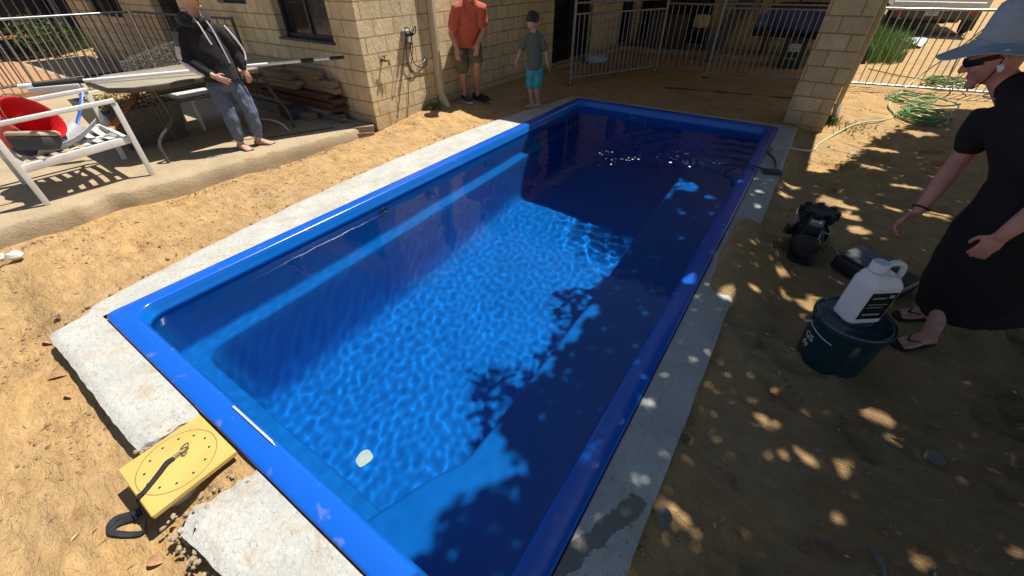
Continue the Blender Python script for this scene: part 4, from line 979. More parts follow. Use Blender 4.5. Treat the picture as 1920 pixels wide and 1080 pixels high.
lathe_local('tub', [(0, -.30), (.115, -.30), (.125, 0), (.14, .0), (.14, .008), (.118, .008), (.11, -.28), (0, -.28)], 'white_pl', sk, Matrix.Translation((1.39, -.19, -.024)))
st = thing('strap', 'black webbing strap with a metal clip lying across the yellow board', 'strap', (1.35, -.25, .04))
def ribbon(mb, pts, w, th=.002, side=None):
    pts = [(a, b, max(c_, gz(a, b)+gdetail(a, b)+.012) if b < -.33 and b > -2 else c_) for a, b, c_ in pts]
    mb.tube(smoothpath(pts, 8), (w/2, th), 8, side=side)
mb = MB()
ribbon(mb, [(1.388, -.172, .030), (1.392, -.195, .037), (1.41, -.23, .034), (1.43, -.27, .031), (1.445, -.305, .029), (1.44, -.325, .024), (1.42, -.335, -.03), (1.40, -.355, -.08), (1.37, -.385, -.10), (1.345, -.42, -.108), (1.352, -.445, -.108), (1.385, -.452, -.104)], .022, side=(.9, .4, 0))
ribbon(mb, [(1.447, -.302, .032), (1.452, -.325, .022), (1.455, -.338, -.03), (1.475, -.36, -.085), (1.485, -.385, -.103), (1.46, -.41, -.108), (1.425, -.435, -.108), (1.385, -.452, -.104), (1.375, -.43, -.096), (1.39, -.40, -.094), (1.41, -.375, -.088), (1.43, -.355, -.07)], .022, side=(.3, .9, .3))
mb.build('webbing', 'strap', st, True)
mb = MB(); mb.cbox(1.395, 1.43, -.375, -.35, -.085, -.066, .003); mb.build('buckle', 'black_pl', st)
mb = MB(); mb.tube([V((1.382, -.128, .029))+V((math.cos(a)*.012, math.sin(a)*.02, .008*math.sin(a)+.006)) for a in (2*PI*i/20 for i in range(21))], .0032, 6)
mb.tube([(1.388, -.172, .030), (1.385, -.15, .031)], .008, 8); mb.tube([(1.398, -.15, .028), (1.41, -.142, .027), (1.402, -.13, .027)], .003, 6); mb.build('clip', 'steel', st, True)
# stick on the rim and pale piece in the water
mb = MB(); mb.tube([(1.315, .098, .006), (1.63, .098, .006), (1.665, .095, .004)], [(.0048, .004), (.0048, .004), (.001, .0015)], 8, side=(0, 1, 0)); tag(mb.build('plastic_strip', 'white_pl', None, True), 'thin white plastic strip lying on the near rim of the pool', 'strip')
mb = MB(); rs = []
for s, z in ((0.02, .004), (.6, .005), (1, .002), (1, -.002), (.5, -.003)): rs.append([(1.95+s*.034*math.cos(a)*(1+.12*math.sin(3*a)), .30+s*.044*math.sin(a)*(1+.18*math.cos(2*a+.5)), -.125+z+.004*math.sin(2*a)*s) for a in (2*PI*i/20 for i in range(20))])
mb.rings(rs); tag(mb.build('floating_leaf', 'ghost', None, True), 'pale whitish leaf floating just under the water at the near end', 'leaf').cycles.is_caustics_receiver = True

q = random.Random(5); mb = MB()  # white flecks added in place of sky glints on the ripples
for k in range(60):
    u = q.random(); x = 1.25+1.25*u+q.gauss(0, .03); y = 4.42+.55*u*u-.12*math.sin(u*9)+q.gauss(0, .09); r_ = q.uniform(.003, .010)*(1.3 if u > .35 else .8)
    mb.ell((x, y, wave(x, y)+.001), r_*q.uniform(.7, 1.8), r_, r_*.5, nu=8, nv=5)
o = mb.build('glint_flecks', 'white_pl', None, True, recalc=False); o['kind'] = 'stuff'; tag(o, 'small white flecks standing in for sky glints on the shaded water by the hose', 'glints')

# ------------------------------------------------------------------ pump, control box, bucket and bottle on the right
GR = -.10
pu = thing('pool_pump', 'black pool pump with a silver label standing on the shaded soil', 'pump', (3.42, 3.2, GR))
ax = V((.06, .9, .0)).normalized()     # motor axis, away from the camera
mb = MB(); rs = []
mb.lathe([(.0, 0), (.06, 0), (.085, .012), (.088, .03), (.088, .22), (.095, .225), (.095, .26), (.0, .26)], (3.40, 3.10, .03), 30, ax, caps=False)
for k in range(10):
    a = PI*k/9-PI/2; r = V((0, 0, 1))*math.cos(a)+ax.cross(V((0, 0, 1)))*math.sin(a)
    mb.bar(V((3.40, 3.10, .03))+r*.09+ax*.04, V((3.40, 3.10, .03))+r*.09+ax*.20, .006, .012, r)
mb.build('motor', 'black_pl', pu, bevel=.001)
mb = MB(); mb.lathe([(.0, -.002), (.05, -.002), (.066, .0), (.07, -.008), (.075, -.008), (.076, .004)], (3.40, 3.10, .03), 30, ax, caps=False); mb.build('fan_cover', 'frame', pu, True)
mb = MB(); c = V((3.40, 3.10, .03))+ax*.11; up = V((0, 0, 1)); s = ax.cross(up)
mb.obox(c+up*.115, s*.095, ax*.16, up*.06); tb_ = mb.build('terminal_box', 'black_pl', pu, bevel=.006)
MB().obox(c+up*.147-ax*.02, s*.075, ax*.10, up*.003).build('label', 'frame', tb_)
MB().obox(c+up*.1495+ax*.005, s*.062, ax*.045, up*.002).build('label', 'label_s', tb_)
mb = MB()
for k in range(4): mb.obox(c+up*.1508+ax*(.02-.010*k)-s*.006, s*(.045-.006*(k % 2)), ax*.003, up*.0008)
mb.build('print', 'label_k', tb_)
mb = MB(); c2 = V((3.415, 3.42, .03)); mb.lathe([(0, -.13), (.09, -.13), (.10, -.05), (.10, .08), (.115, .085), (.115, .11), (.0, .11)], c2, 28, caps=False); mb.tube([c2-ax*.02, c2+ax*.17], .042, 14); mb.build('strainer', 'black_pl', pu, True)
mb = MB(); mb.lathe([(.0, .15), (.07, .16), (.092, .16), (.10, .13), (.12, .125), (.12, .105), (.0, .105)], c2, 28, caps=False)
for k in range(8): a = k*PI/4; d = V((math.cos(a), math.sin(a), 0)); mb.obox(c2+d*.115+up*.135, d*.03, V((-d.y, d.x, 0))*.045, up*.06)
mb.build('lid', 'blackrub', pu, bevel=.006)
mb = MB(); mb.tube([V((3.40, 3.10, .03))+ax*.24, V((3.40, 3.10, .03))+ax*.30], .115, 26); mb.tube([V((3.30, 3.34, .02)), V((3.26, 3.33, .03))], .04, 14); mb.build('volute', 'black_pl', pu, True)
mb = MB(); mb.obox((3.40, 3.24, -.075), (.15, 0, 0), (0, .36, 0), (0, 0, .03)); mb.obox((3.40, 3.18, -.045), (.05, 0, 0), (0, .16, 0), (0, 0, .05)); mb.build('base', 'black_pl', pu, bevel=.005)
mb = MB(); mb.tube(smoothpath([(3.45, 3.2, .12), (3.52, 3.22, .10), (3.54, 3.28, -.02), (3.50, 3.36, -.08), (3.53, 3.46, -.09)], 5), .006, 6); mb.tube(smoothpath([(3.30, 3.5, .13), (3.30, 3.42, .06), (3.31, 3.3, .12)], 5), .005, 6); tag(mb.build('pump_cord', 'grey_pl', pu, True))
cb = thing('control_box', 'black pool chlorinator box lying on its back on the soil behind the white bottle', 'control box', (3.85, 3.1, GR))
m4 = Matrix.Translation((3.83, 3.10, -.03)) @ Matrix.Rotation(R(-30), 4, 'Z') @ Matrix.Rotation(R(5), 4, 'Y')
def loc_(mb, m4): mb.v = [tuple(m4 @ V(v)) for v in mb.v]; return mb
loc_(MB().cbox(-.21, .21, -.135, .135, -.06, .055, .018), m4).build('case', 'black_pl', cb, bevel=.003)
loc_(MB().cbox(-.20, .05, -.125, .125, .056, .072, .008), m4).build('lid', 'frame', cb)
loc_(MB().cbox(.06, .20, -.12, .12, .0565, .064, .004), m4).build('panel', 'blackrub', cb)
mb = MB()
pts = [(-.09, .01), (-.075, .03), (-.06, .005), (-.045, .028), (-.03, .006), (-.015, .03), (.0, .008), (.015, .024)]
mb.tube(smoothpath([(a, b, .073) for a, b in pts], 4), .003, 6); loc_(mb, m4).build('logo', 'print_b', cb)
mb = MB(); mb.tube([(3.62, 3.22, -.02), (3.57, 3.27, .02)], .006, 6); mb.build('cable_gland', 'galv', cb)

bu = thing('pail', 'dark teal plastic pail with a lid and white lettering, standing on the soil', 'pail', (3.63, 2.12, GR))
bc = V((3.63, 2.12, GR))
def pr(z): return .150+.018*z/.30
mb = MB(); mb.lathe([(0, 0), (.145, 0), (.151, .006), (pr(.20), .20), (pr(.245), .245), (.17, .247), (.17, .256), (.165, .258), (.165, .30), (.0, .30)], bc, 48, caps=False); mb.build('tub', 'teal', bu, True)
mb = MB(); mb.lathe([(.168, .272), (.176, .276), (.178, .298), (.172, .308), (.164, .308), (.160, .301), (.154, .299), (.10, .299), (.096, .302), (.0, .302)], bc, 48, caps=False); mb.build('lid', 'teal', bu, True)
mb = MB(); hp = [bc+V((.172*math.cos(a), .172*math.sin(a), .235-.035*abs(math.sin((a-R(200))*1.0)))) for a in (R(200)+R(5)*i for i in range(11))]; mb.tube(hp, .002, 6); mb.build('handle', 'alum', bu, True)
mb = MB(); d = V((math.cos(R(196)), math.sin(R(196)), 0)); mb.tube([bc+d*.165+V((0, 0, .235)), bc+d*.20+V((0, 0, .228))], .007, 8); mb.build('handle_lug', 'print_b', bu, True)
def wrap_text(txt, size, ang, z, mat, name):
    me = textmesh(txt, size)
    for v in me.vertices:
        zz = z+v.co.y; r = pr(zz)+.0012+v.co.z; a = ang+v.co.x/r
        v.co = bc+V((r*math.cos(a), r*math.sin(a), zz))
    return link(name, me, mat, bu)
wrap_text('GS', .055, R(208), .158, 'label_w', 'lettering'); wrap_text('de', .048, R(206), .110, 'label_w', 'lettering')
mb = MB(); rs = []
for zz in (.075, .092): rs.append([bc+V(((pr(zz)+.001)*math.cos(a), (pr(zz)+.001)*math.sin(a), zz)) for a in (R(200)+R(1.4)*i for i in range(10))])
mb.rings(rs, False, False); mb.build('printed_patch', 'label_r', bu)
mb = MB(); mb.tube([bc+V(((pr(.1)+.001)*math.cos(R(285)+.18*math.cos(a)), (pr(.1)+.001)*math.sin(R(285)+.18*math.cos(a)), .10+.035*math.sin(a))) for a in (2*PI*i/24 for i in range(20))], .0025, 6); M['label_d'] = pm('dim_red_print', (.10, .012, .015), rough=.4); mb.build('printed_ring', 'label_d', bu, True)
ca = thing('jerrycan', 'white plastic chemical bottle with a side handle standing on the lid of the dark pail', 'bottle', (3.63, 2.13, .2))
cz = .2145; m4 = Matrix.Translation((3.625, 2.135, cz-.011)) @ Matrix.Rotation(R(38), 4, 'Z') @ Matrix.Diagonal((.98, 1.02, 1.2, 1))
# cross-section chamfered rectangle: depth along local x (.19), width along local y (.125)
def cs(hx_, hy, c, z, sx=0): return [(sx-hx_+c, -hy, z), (sx+hx_-c, -hy, z), (sx+hx_, -hy+c, z), (sx+hx_, hy-c, z), (sx+hx_-c, hy, z), (sx-hx_+c, hy, z), (sx-hx_, hy-c, z), (sx-hx_, -hy+c, z)]
mb = MB(); mb.rings([cs(.082, .056, .02, 0), cs(.092, .062, .022, .012), cs(.092, .062, .022, .185), cs(.070, .048, .018, .222, -.012), cs(.034, .034, .014, .236, -.045)])
mb.v = mb.v
loc_(mb, m4); body = fuse(mb, 'body', 'white_pl', ca, .003, 2)
mb = MB(); mb.tube(smoothpath([(-.02, 0, .225), (-.005, 0, .262), (.03, 0, .272), (.075, 0, .255), (.088, 0, .225), (.084, 0, .18)], 6), (.014, .011), 10, side=(0, 1, 0)); loc_(mb, m4); mb.build('handle', 'white_pl', ca, True)
mb = MB(); mb.lathe([(.026, .222), (.026, .240), (.036, .241), (.037, .272), (.033, .278), (0, .278)], (-.048, 0, 0), 24, caps=False); loc_(mb, m4); mb.build('cap', 'white_pl', ca, True)
mb = MB(); mb.rings([[(-.066, -.0628, z), (.066, -.0628, z), (.066, -.0622, z), (-.066, -.0622, z)] for z in (.03, .165)]); loc_(mb, m4); lb = mb.build('label', 'label_k', ca)
mb = MB()
for x0_, x1_, z_, h in ((-.05, .02, .135, .008), (.03, .055, .138, .016), (-.05, .045, .105, .004), (-.05, .03, .09, .004), (-.05, .04, .05, .01)): mb.box(x0_, x1_, -.0634, -.0629, z_, z_+h)
loc_(mb, m4).build('print', 'grey_pl', lb)

# ------------------------------------------------------------------ hoses
def hz(x, y): return gz(x, y)+(gdetail(x, y) if y < 11 and x < 5.4 else 0)
def coil(name, label, c, r, n, seed, mat='hose', zs=.5):
    q = random.Random(seed); pts = []
    for i in range(n*14):
        a = 2*PI*i/14; k = i/(n*14); rr_ = r*(1+.22*math.sin(k*17+seed))*(1-.25*abs(math.sin(k*5))); cx_ = c[0]+.05*math.sin(k*9+seed); cy_ = c[1]+.08*math.cos(k*7+seed)
        x, y = cx_+rr_*math.cos(a), cy_+rr_*math.sin(a)*1.15
        pts.append((x, y, hz(x, y)+.012+k*r*zs*.55+.03*r*math.sin(a*1+k*20)+q.uniform(0, .02)))
    mb = MB(); mb.tube(smoothpath(pts, 3), .0095, 7)
    return tag(mb.build(name, mat, None, True), label, 'hose', 'coils of green garden hose')
coil('hose_coil', 'neat green hose coil nearest the pool, lying on sunlit sand', (4.42, 7.75), .25, 9, 1)
coil('hose_coil', 'flat green hose coil lying in front of the sunlit fence', (4.40, 8.9), .30, 5, 2, zs=.2)
coil('hose_coil', 'tangled green hose coil lying behind the fence bars', (4.95, 10.4), .28, 9, 3, zs=.8)
coil('hose_coil', 'loose pale green hose loops on top of the nearest coil', (4.55, 8.25), .30, 2, 4, 'hose_w', zs=.9)
hp = [(2.72, 4.56, .0), (2.76, 4.60, .018), (2.88, 4.585, .014), (3.0, 4.60, -.0), (3.03, 4.75, -.0), (2.98, 4.98, .0), (2.90, 5.15, .0), (2.92, 5.30, .0)]
mb = MB(); mb.tube(smoothpath([(2.58, 4.60, -.11), (2.64, 4.58, -.055)]+hp, 6), .0105, 8); tag(mb.build('hose_end', 'hose_k', None, True), 'dark hose end hanging over the right rim and running into the pool water', 'hose')
mb = MB(); mb.obox((3.01, 4.56, .005), (.16, .05, 0), (-.03, .09, 0), (0, 0, .03)); tag(mb.build('brick', 'bluestone', bevel=.006), 'dark flat block holding the hose down on the right edge of the pool', 'block')
gp = [(2.92, 5.30), (3.02, 5.50), (3.30, 5.78), (3.36, 6.05), (3.48, 6.5), (3.72, 7.05), (4.02, 7.4), (4.15, 7.8), (4.10, 8.3), (4.22, 9.0)]
mb = MB(); mb.tube(smoothpath([(x, y, hz(x, y)+.015) for x, y in gp]+[(4.45, 9.72, .18), (4.72, 9.82, .55), (4.98, 9.86, .98), (5.08, 9.90, 1.12), (5.10, 9.98, .9), (5.06, 10.1, .3), (5.0, 10.3, .05)], 7), .0105, 8)
tag(mb.build('garden_hose', 'hose_w', None, True), 'pale green hose snaking from the pool edge over sand and over the sunlit fence', 'hose')
mb = MB(); mb.tube(smoothpath([(4.9, 10.0, hz(4.9, 9)), (4.85, 9.95, .6), (5.16, 9.88, 1.13), (5.30, 9.98, .7), (5.2, 10.2, .3)], 8), .0105, 8); tag(mb.build('garden_hose', 'hose', None, True), 'green hose loop hanging over the top rail of the sunlit fence', 'hose')
mb = MB(); mb.tube(smoothpath([(3.9, 11.6, hz(3.9, 11.6)+.01), (4.4, 11.0, .0), (4.8, 10.7, .01), (5.0, 10.5, .03)], 6), .008, 6); tag(mb.build('garden_hose', 'hose', None, True), 'thin green hose lying on the sand behind the sunlit fence', 'hose')

# ------------------------------------------------------------------ yard beyond the fence: truck, grass, sheet, strap
tk = thing('truck', 'dull grey utility truck with a white tray parked beyond the sunlit fence, seen from behind', 'truck', (5.35, 20.0, 0))
mb = MB(); mb.cbox(4.35, 7.05, 15.3, 19.2, .92, 1.10, .02); mb.build('tray', 'tray', tk)
mb = MB(); mb.cbox(4.37, 7.03, 15.26, 15.30, 1.10, 1.52, .01); mb.build('tailgate', 'tray', tk)
for x in (4.35, 7.02): MB().cbox(x, x+.03, 15.32, 19.2, 1.10, 1.52, .008).build('side_board', 'tray', tk)
mb = MB(); mb.cbox(4.45, 6.95, 15.34, 15.46, .60, .915, .02); mb.build('bumper', 'olive', tk)
mb = MB(); mb.cbox(4.9, 6.5, 15.5, 20.6, .50, .90, .03); mb.build('chassis', 'black_pl', tk)
for x in (4.52, 6.62):
    mb = MB(); mb.cbox(x, x+.26, 15.315, 15.338, .74, .84, .006); mb.build('tail_light', 'tail', tk)
plt = MB().cbox(5.42, 5.80, 15.318, 15.338, .70, .82, .004).build('number_plate', 'plate', tk)
me = textmesh('DAF 72', .105)
for v in me.vertices: x, y, z = v.co; v.co = V((5.61+x, 15.3172-z, .76+y))
link('lettering', me, 'ink', plt)

for x, y in ((4.5, 16.4), (6.9, 16.4), (4.5, 20.6), (6.9, 20.6)):
    mb = MB(); mb.lathe([(.18, -.11), (.34, -.11), (.37, -.08), (.37, .08), (.34, .11), (.18, .11)], (x, y, .36), 28, (1, 0, 0), caps=False); w_ = mb.build('wheel', 'tyre', tk, True)
    mb = MB(); mb.lathe([(0, -.06), (.05, -.07), (.18, -.10), (.2, -.09), (.2, .09), (.18, .10), (.05, .07), (0, .06)], (x, y, .36), 20, (1, 0, 0), caps=False); mb.build('rim', 'galv', w_, True)
for x in (4.42, 6.68): MB().cbox(x, x+.3, 15.5, 15.52, .30, .62, .004).build('mudflap', 'blackrub', tk)
mb = MB(); mb.rings([[(4.6, y, .55), (6.8, y, .55), (6.85, y, 1.1), (6.6, y+s_, 1.78), (4.8, y+s_, 1.78), (4.55, y, 1.1)] for y, s_ in ((19.25, .08), (21.0, -.35))]); mb.rings([[(4.6, y, .5), (6.8, y, .5), (6.75, y, z), (4.65, y, z)] for y, z in ((21.0, 1.08), (22.0, .98))]); mb.build('cab', 'olive', tk, bevel=.04)
MB().box(4.9, 6.5, 19.30, 19.325, 1.2, 1.62).build('rear_window', 'glass', tk)
for o in [tk]+list(tk.children_recursive):
    if o.type == 'MESH':
        for v in o.data.vertices: v.co = V((4.25+(v.co.x-4.35)*.81, v.co.y+3.4, v.co.z*.86-.11 if 'wheel' not in o.name and 'rim' not in o.name else v.co.z*.86))
g_ = MB(); q = random.Random(21)
for k in range(9000):
    x = q.gauss(4.1, .55); y = q.uniform(12.6, 24)
    if k > 6800: x, y = q.uniform(3.4, 4.9), q.uniform(12.3, 16)
    if not (2.9 < x < 5.6) or x > 3.95+.14*(y-12)+.45*noise.noise(V((y*.8, 1, 1)))+.3: continue
    h = q.uniform(.08, .34)*(1.3-.5*abs(x-3.9)); a = q.uniform(0, 6.28); w = .006+.004*q.random(); d = V((math.cos(a), math.sin(a), 0)); l = V((q.gauss(0, .10), q.gauss(0, .10), 0))*h*2.2; p = V((x, y, gz(x, y)-.01)); m_ = p+l*.4+V((0, 0, h*.65))
    g_.add([p-d*w, p+d*w, m_+d*w*.8, p+l+V((0, 0, h)), m_-d*w*.8], [(0, 1, 2, 4), (4, 2, 3)])
o = g_.build('grass', 'grass', recalc=False); o['kind'] = 'stuff'; tag(o, 'bright green tall grass growing beyond the sunlit fence', 'grass')
mb = MB(); rs = []
for i in range(9):
    u = i/8; rs.append([V((4.55, 16.0, 0)).lerp(V((5.02, 15.5, 0)), w_)+V((.30, 1.55, 0))*u+V((0, 0, gz(4.6, 16)+.07+.03*math.sin(u*5+w_*4))) for w_ in (0, .25, .5, .75, 1)])
mb.rings(rs, False, False); tag(mb.build('sheet', 'paper', None, True), 'pale crumpled sheet lying on the sand beside the grass behind the fence', 'sheet')
mb = MB(); ribbon(mb, [(5.0, 10.95, .0), (5.25, 11.3, .03), (5.6, 11.75, .02), (5.8, 12.1, .0)], .06, .004, side=(.7, -.6, 0)); tag(mb.build('orange_strap', 'orange', None, True), 'short orange-red strap lying on the sand behind the hose tangle', 'strap')
gt = thing('garden_trowel', 'small dark green plastic sheet propped against the grass behind the fence', 'plastic sheet', (3.75, 12.2, 0))
MB().obox((3.72, 12.3, .14), (.20, -.06, .0), (0.0, .02, .0), (-.06, .05, .34)).build('sheet', 'hose_k', gt)

# ------------------------------------------------------------------ patio clutter in the dark
t = thing('cement_bag', 'white plastic sack lying on the ground by the dark side door', 'sack', (-1.0, 9.1, .02))
mb = MB(); mb.ell((-1.02, 9.12, .10), .28, .22, .10, (.85, .5, 0), (-.5, .85, 0), (0, 0, 1), 20, 10, lambda q: V((max(-.8, min(.8, q.x*1.1)), max(-.8, min(.8, q.y*1.1)), q.z*(1-.35*q.x)))); fuse(mb, 'sack', 'bag', t, .02, 2, .012, .12)
t = thing('cabinet', 'brown shaded cabinet standing on the concrete step under the patio roof', 'cabinet', (-.25, 11.5, .09))
MB().cbox(-.75, .12, 11.42, 11.85, .09, .80, .015).build('body', 'brown_box', t); MB().cbox(-.80, .16, 11.40, 11.88, .802, .84, .008).build('top', 'blackrub', t)
for x in (-.72, -.30): MB().cbox(x, x+.38, 11.40, 11.42, .13, .77, .004).build('door', 'brown_box', t)
t = thing('cushion', 'cream cushion leaning in the dark beside the brown cabinet', 'cushion', (.42, 11.6, .45))
mb = MB(); mb.ell((.42, 11.62, .66), .22, .07, .17, nu=20, nv=10, fn=lambda q: V((max(-.78, min(.78, q.x*1.15)), q.y, max(-.78, min(.78, q.z*1.15))))); fuse(mb, 'pad', 'creamcl', t, .012, 3, .01, .1)
t = thing('stool', 'black stool carrying the cream cushion under the patio roof', 'stool', (.42, 11.6, .09))
MB().cbox(.18, .66, 11.45, 11.8, .46, .50, .01).build('seat', 'black_pl', t)
for x in (.22, .62):
    for y in (11.49, 11.76): MB().tube([(x, y, .085), (x, y, .46)], .015, 8).build('leg', 'black_pl', t)
for lb, c, r in (('grey rock on the ground behind the middle fence panel, the biggest of three', (1.02, 10.75, .09), .17), ('small grey rock left of the biggest rock behind the fence', (.62, 11.1, .04), .10), ('small pale rock in the dark near the cabinet foot', (.30, 10.95, .03), .08)):
    mb = MB(); ico_lump(mb, c, r, .8); tag(mb.build('rock', 'rock', None, True), lb, 'rock', 'rocks behind the fence')
t = thing('covered_bench', 'workbench under a blue tarpaulin in the dark behind the fence', 'bench', (2.6, 11.9, 0))
mb = MB(); mb.cbox(1.75, 3.15, 11.55, 12.25, .55, .98, .03); fuse(mb, 'tarpaulin', 'tarp', t, .03, 2, .035, .3)
for x in (1.85, 3.05):
    for y in (11.62, 12.15): MB().box(x-.03, x+.03, y-.03, y+.03, .0, .56).build('leg', 'plankr', t)
t = thing('tool_crate', 'black equipment crate with a pale tag in front of the blue tarpaulin', 'crate', (2.55, 11.0, 0))
MB().cbox(2.30, 2.72, 10.85, 11.25, -.02, .50, .02).build('body', 'black_pl', t); MB().cbox(2.42, 2.62, 10.838, 10.848, .28, .42, .003).build('tag', 'bag', t); MB().cbox(2.36, 2.62, 10.836, 10.846, .14, .17, .003).build('trim', 'hose', t)
t = thing('leaning_board', 'dark board leaning against the back wall in the shade', 'board', (1.0, 12.1, 0))
MB().bar((.72, 11.75, .08), (1.55, 12.3, 1.75), .30, .03, (0, 1, 0)).build('board', 'greyrail', t)
mb = MB(); mb.tube([(.9, 7.75, hz(.9, 7.75)+.004), (3.1, 8.15, hz(3.1, 8.15)+.004)], .014, 8); tag(mb.build('pipe', 'rust', None, True), 'dark thin pipe lying on the dim ground in front of the fence', 'pipe')

# ------------------------------------------------------------------ leaf litter
q = random.Random(77); lt = MB()
def bit(x, y, l, w):
    z = hz(x, y)+.005; a = q.uniform(0, 6.28); d = V((math.cos(a), math.sin(a), q.gauss(0, .12))); s_ = V((-math.sin(a), math.cos(a), q.gauss(0, .25))); p = V((x, y, z))
    lt.add([p-d*l*.5, p+s_*w*.5+V((0, 0, l*.1)), p+d*l*.5, p-s_*w*.5+V((0, 0, l*.06))], [(0, 1, 2), (0, 2, 3)])
for k in range(520):
    if k < 300: x, y = q.uniform(3.1, 5.0), q.uniform(.2, 6.5)
    elif k < 430: x, y = q.uniform(-1.8, -.4), q.uniform(-.6, 4.8)
    else: x, y = q.uniform(-1, 1.9), q.uniform(-1.2, -.3)
    tw = q.random() < .45; l = q.uniform(.012, .04)*(1.7 if tw else 1); bit(x, y, l, .003 if tw else l*q.uniform(.3, .55))
o = lt.build('leaf_litter', 'dryleaf', recalc=False); o['kind'] = 'stuff'; tag(o, 'tiny bits of dead leaf and twig scattered over the soil', 'leaf litter')

# ------------------------------------------------------------------ weeds and fallen leaves
def weed(name, label, c, n, h, sp, seed):
    q = random.Random(seed); t = thing(name, label, 'weed', c, 'weeds by the walls'); mb = MB()
    for k in range(n):
        x, y = c[0]+q.gauss(0, sp), c[1]+q.gauss(0, sp*1.2); p = V((x, y, gz(x, y)-.005)); hh = h*q.uniform(.4, 1.1); l = V((q.gauss(0, .4), q.gauss(0, .4), 0))*hh; d = V((q.gauss(0, 1), q.gauss(0, 1), 0)).normalized()*.005; m_ = p+l*.4+V((0, 0, hh*.65))
        mb.add([p-d, p+d, m_+d, p+l+V((0, 0, hh)), m_-d], [(0, 1, 2, 4), (4, 2, 3)])
    mb.build('blades', 'weed', t, recalc=False)['kind'] = 'stuff'
weed('weed', 'clump of green weeds at the foot of the downpipe on the sunlit wall', (-1.36, 4.34, .03), 150, .09, .045, 1)
weed('weed', 'small grassy weeds at the foot of the brick pillar', (3.40, 6.98, -.1), 160, .16, .05, 2); weed('weed', 'sparse weeds on the sunlit sand right of the pillar', (3.62, 6.95, -.1), 160, .05, .12, 3)
def leaf(label, x, y, l, w, a, mat, curl=.3):
    z = hz(x, y)+.006; mb = MB(); rs = []
    for i in range(9):
        u = i/8; ww = w*math.sin(PI*min(1, u*.92+.04))**.8; c = V((x, y, z+.02*curl*math.sin(PI*u)+.012*curl*u)); d = V((math.cos(a), math.sin(a), 0)); s = V((-d.y, d.x, 0))
        rs.append([c+d*(u-.5)*l+s*ww*k*.5+V((0, 0, curl*.4*ww*abs(k))) for k in (-1, -.5, 0, .5, 1)])
    mb.rings(rs, False, False); return tag(mb.build('fallen_leaf', mat, None, True), label, 'leaf', 'fallen leaves on the soil')
M['leaf_a'] = pm('grey_leaf', (.20, .18, .15), (.14, .12, .09), 40, .7); M['leaf_b'] = pm('brown_leaf', (.22, .12, .07), (.14, .07, .04), 40, .7); M['leaf_c'] = pm('tan_leaf', (.46, .25, .14), (.36, .18, .10), 40, .7)
for a in (('greenish grey round leaf with a point, largest on the shaded soil', 4.04, 1.68, .085, .075, .6, 'leaf_a', .25), ('long curled brown leaf left of the round grey leaf', 3.93, 1.64, .13, .03, 2.5, 'leaf_b', .9), ('narrow pale leaf above the round grey leaf', 4.05, 1.88, .06, .022, .3, 'leaf_a', .5), ('round pinkish leaf lying against the right edge of the concrete near the wet stain', 3.135, .77, .085, .065, 1.9, 'leaf_a', .3), ('small leaf against the right edge of the concrete, farther from the camera', 3.115, 1.16, .05, .04, 1.2, 'leaf_b', .4),
          ('small reddish leaf in the middle of the shaded soil', 3.34, 1.08, .05, .02, 1.9, 'leaf_b', .5), ('long shrivelled leaf near the bottom right corner', 3.82, 1.06, .12, .025, 2.1, 'leaf_a', .8), ('short crumpled leaf beside the shrivelled one at the bottom right', 3.66, 1.02, .07, .03, .4, 'leaf_b', .8), ('faint brown leaf at the bottom of the shaded soil', 3.60, .98, .06, .04, 1.0, 'leaf_b', .5),
          ('reddish tan leaf at the left end of the near concrete', -.19, -.27, .085, .03, .3, 'leaf_c', .5), ('tan leaf lying close to the near concrete edge', .22, -.32, .09, .025, .9, 'leaf_c', .6), ('small reddish leaf pair on the soil by the near concrete edge', .42, -.33, .06, .022, .2, 'leaf_c', .6), ('broad tan leaf in front of the broken concrete by the board', 1.64, -.40, .06, .04, .5, 'leaf_c', .5), ('brown leaf on the soil just left of the near concrete corner', -.30, -.16, .07, .03, .1, 'leaf_b', .6), ('pale leaf caught at the soil edge beside the slab', -1.35, .62, .05, .03, .7, 'leaf_c', .4)): leaf(*a)
# ------------------------------------------------------------------ people
def nrm(v): return V(v).normalized()
def limb(mb, pts, rad, seg=12, side=None): mb.tube(pts, rad, seg, side, dome=True)
def hand(mb, w, d, n, s, Lh, curl=.35, spread=.12):
    w = V(w); d = nrm(d); n = V(n); n = (n-d*n.dot(d)).normalized(); s = V(s); s = (s-d*s.dot(d)-n*s.dot(n)).normalized()
    mb.ell(w+d*.26*Lh, .20*Lh, .31*Lh, .085*Lh, s, d, n, 14, 8, lambda q: V((q.x*(1+.12*q.y), q.y, q.z)))
    limb(mb, [w-d*.14*Lh, w+d*.12*Lh], [(.15*Lh, .11*Lh), (.17*Lh, .09*Lh)], 10, s)
    for off, l, k in ((.145, .40, 1.0), (.05, .45, .9), (-.05, .42, 1.05), (-.14, .33, 1.2)):
        p = w+d*.50*Lh+s*off*Lh; dd = nrm(d+s*off*spread*6); pts = [p-dd*.12*Lh, p]; ang = .0
        for q, f in ((.45, .7), (.30, 1.1), (.25, .9)):
            ang += curl*f*k; v = dd*math.cos(ang)+n*math.sin(ang); p = p+v*l*q*Lh; pts.append(p)
        limb(mb, pts, [.052*Lh, .050*Lh, .046*Lh, .042*Lh, .036*Lh], 8)
    p = w+d*.16*Lh+s*.15*Lh; v = nrm(d*.62+s*.75+n*.25); q = p+v*.17*Lh; v2 = nrm(d*.9+s*.25+n*.35); q2 = q+v2*.15*Lh
    limb(mb, [p-v*.06*Lh, p, q, q2, q2+nrm(d+n*.4)*.09*Lh], [.07*Lh, .065*Lh, .055*Lh, .05*Lh, .04*Lh], 8)
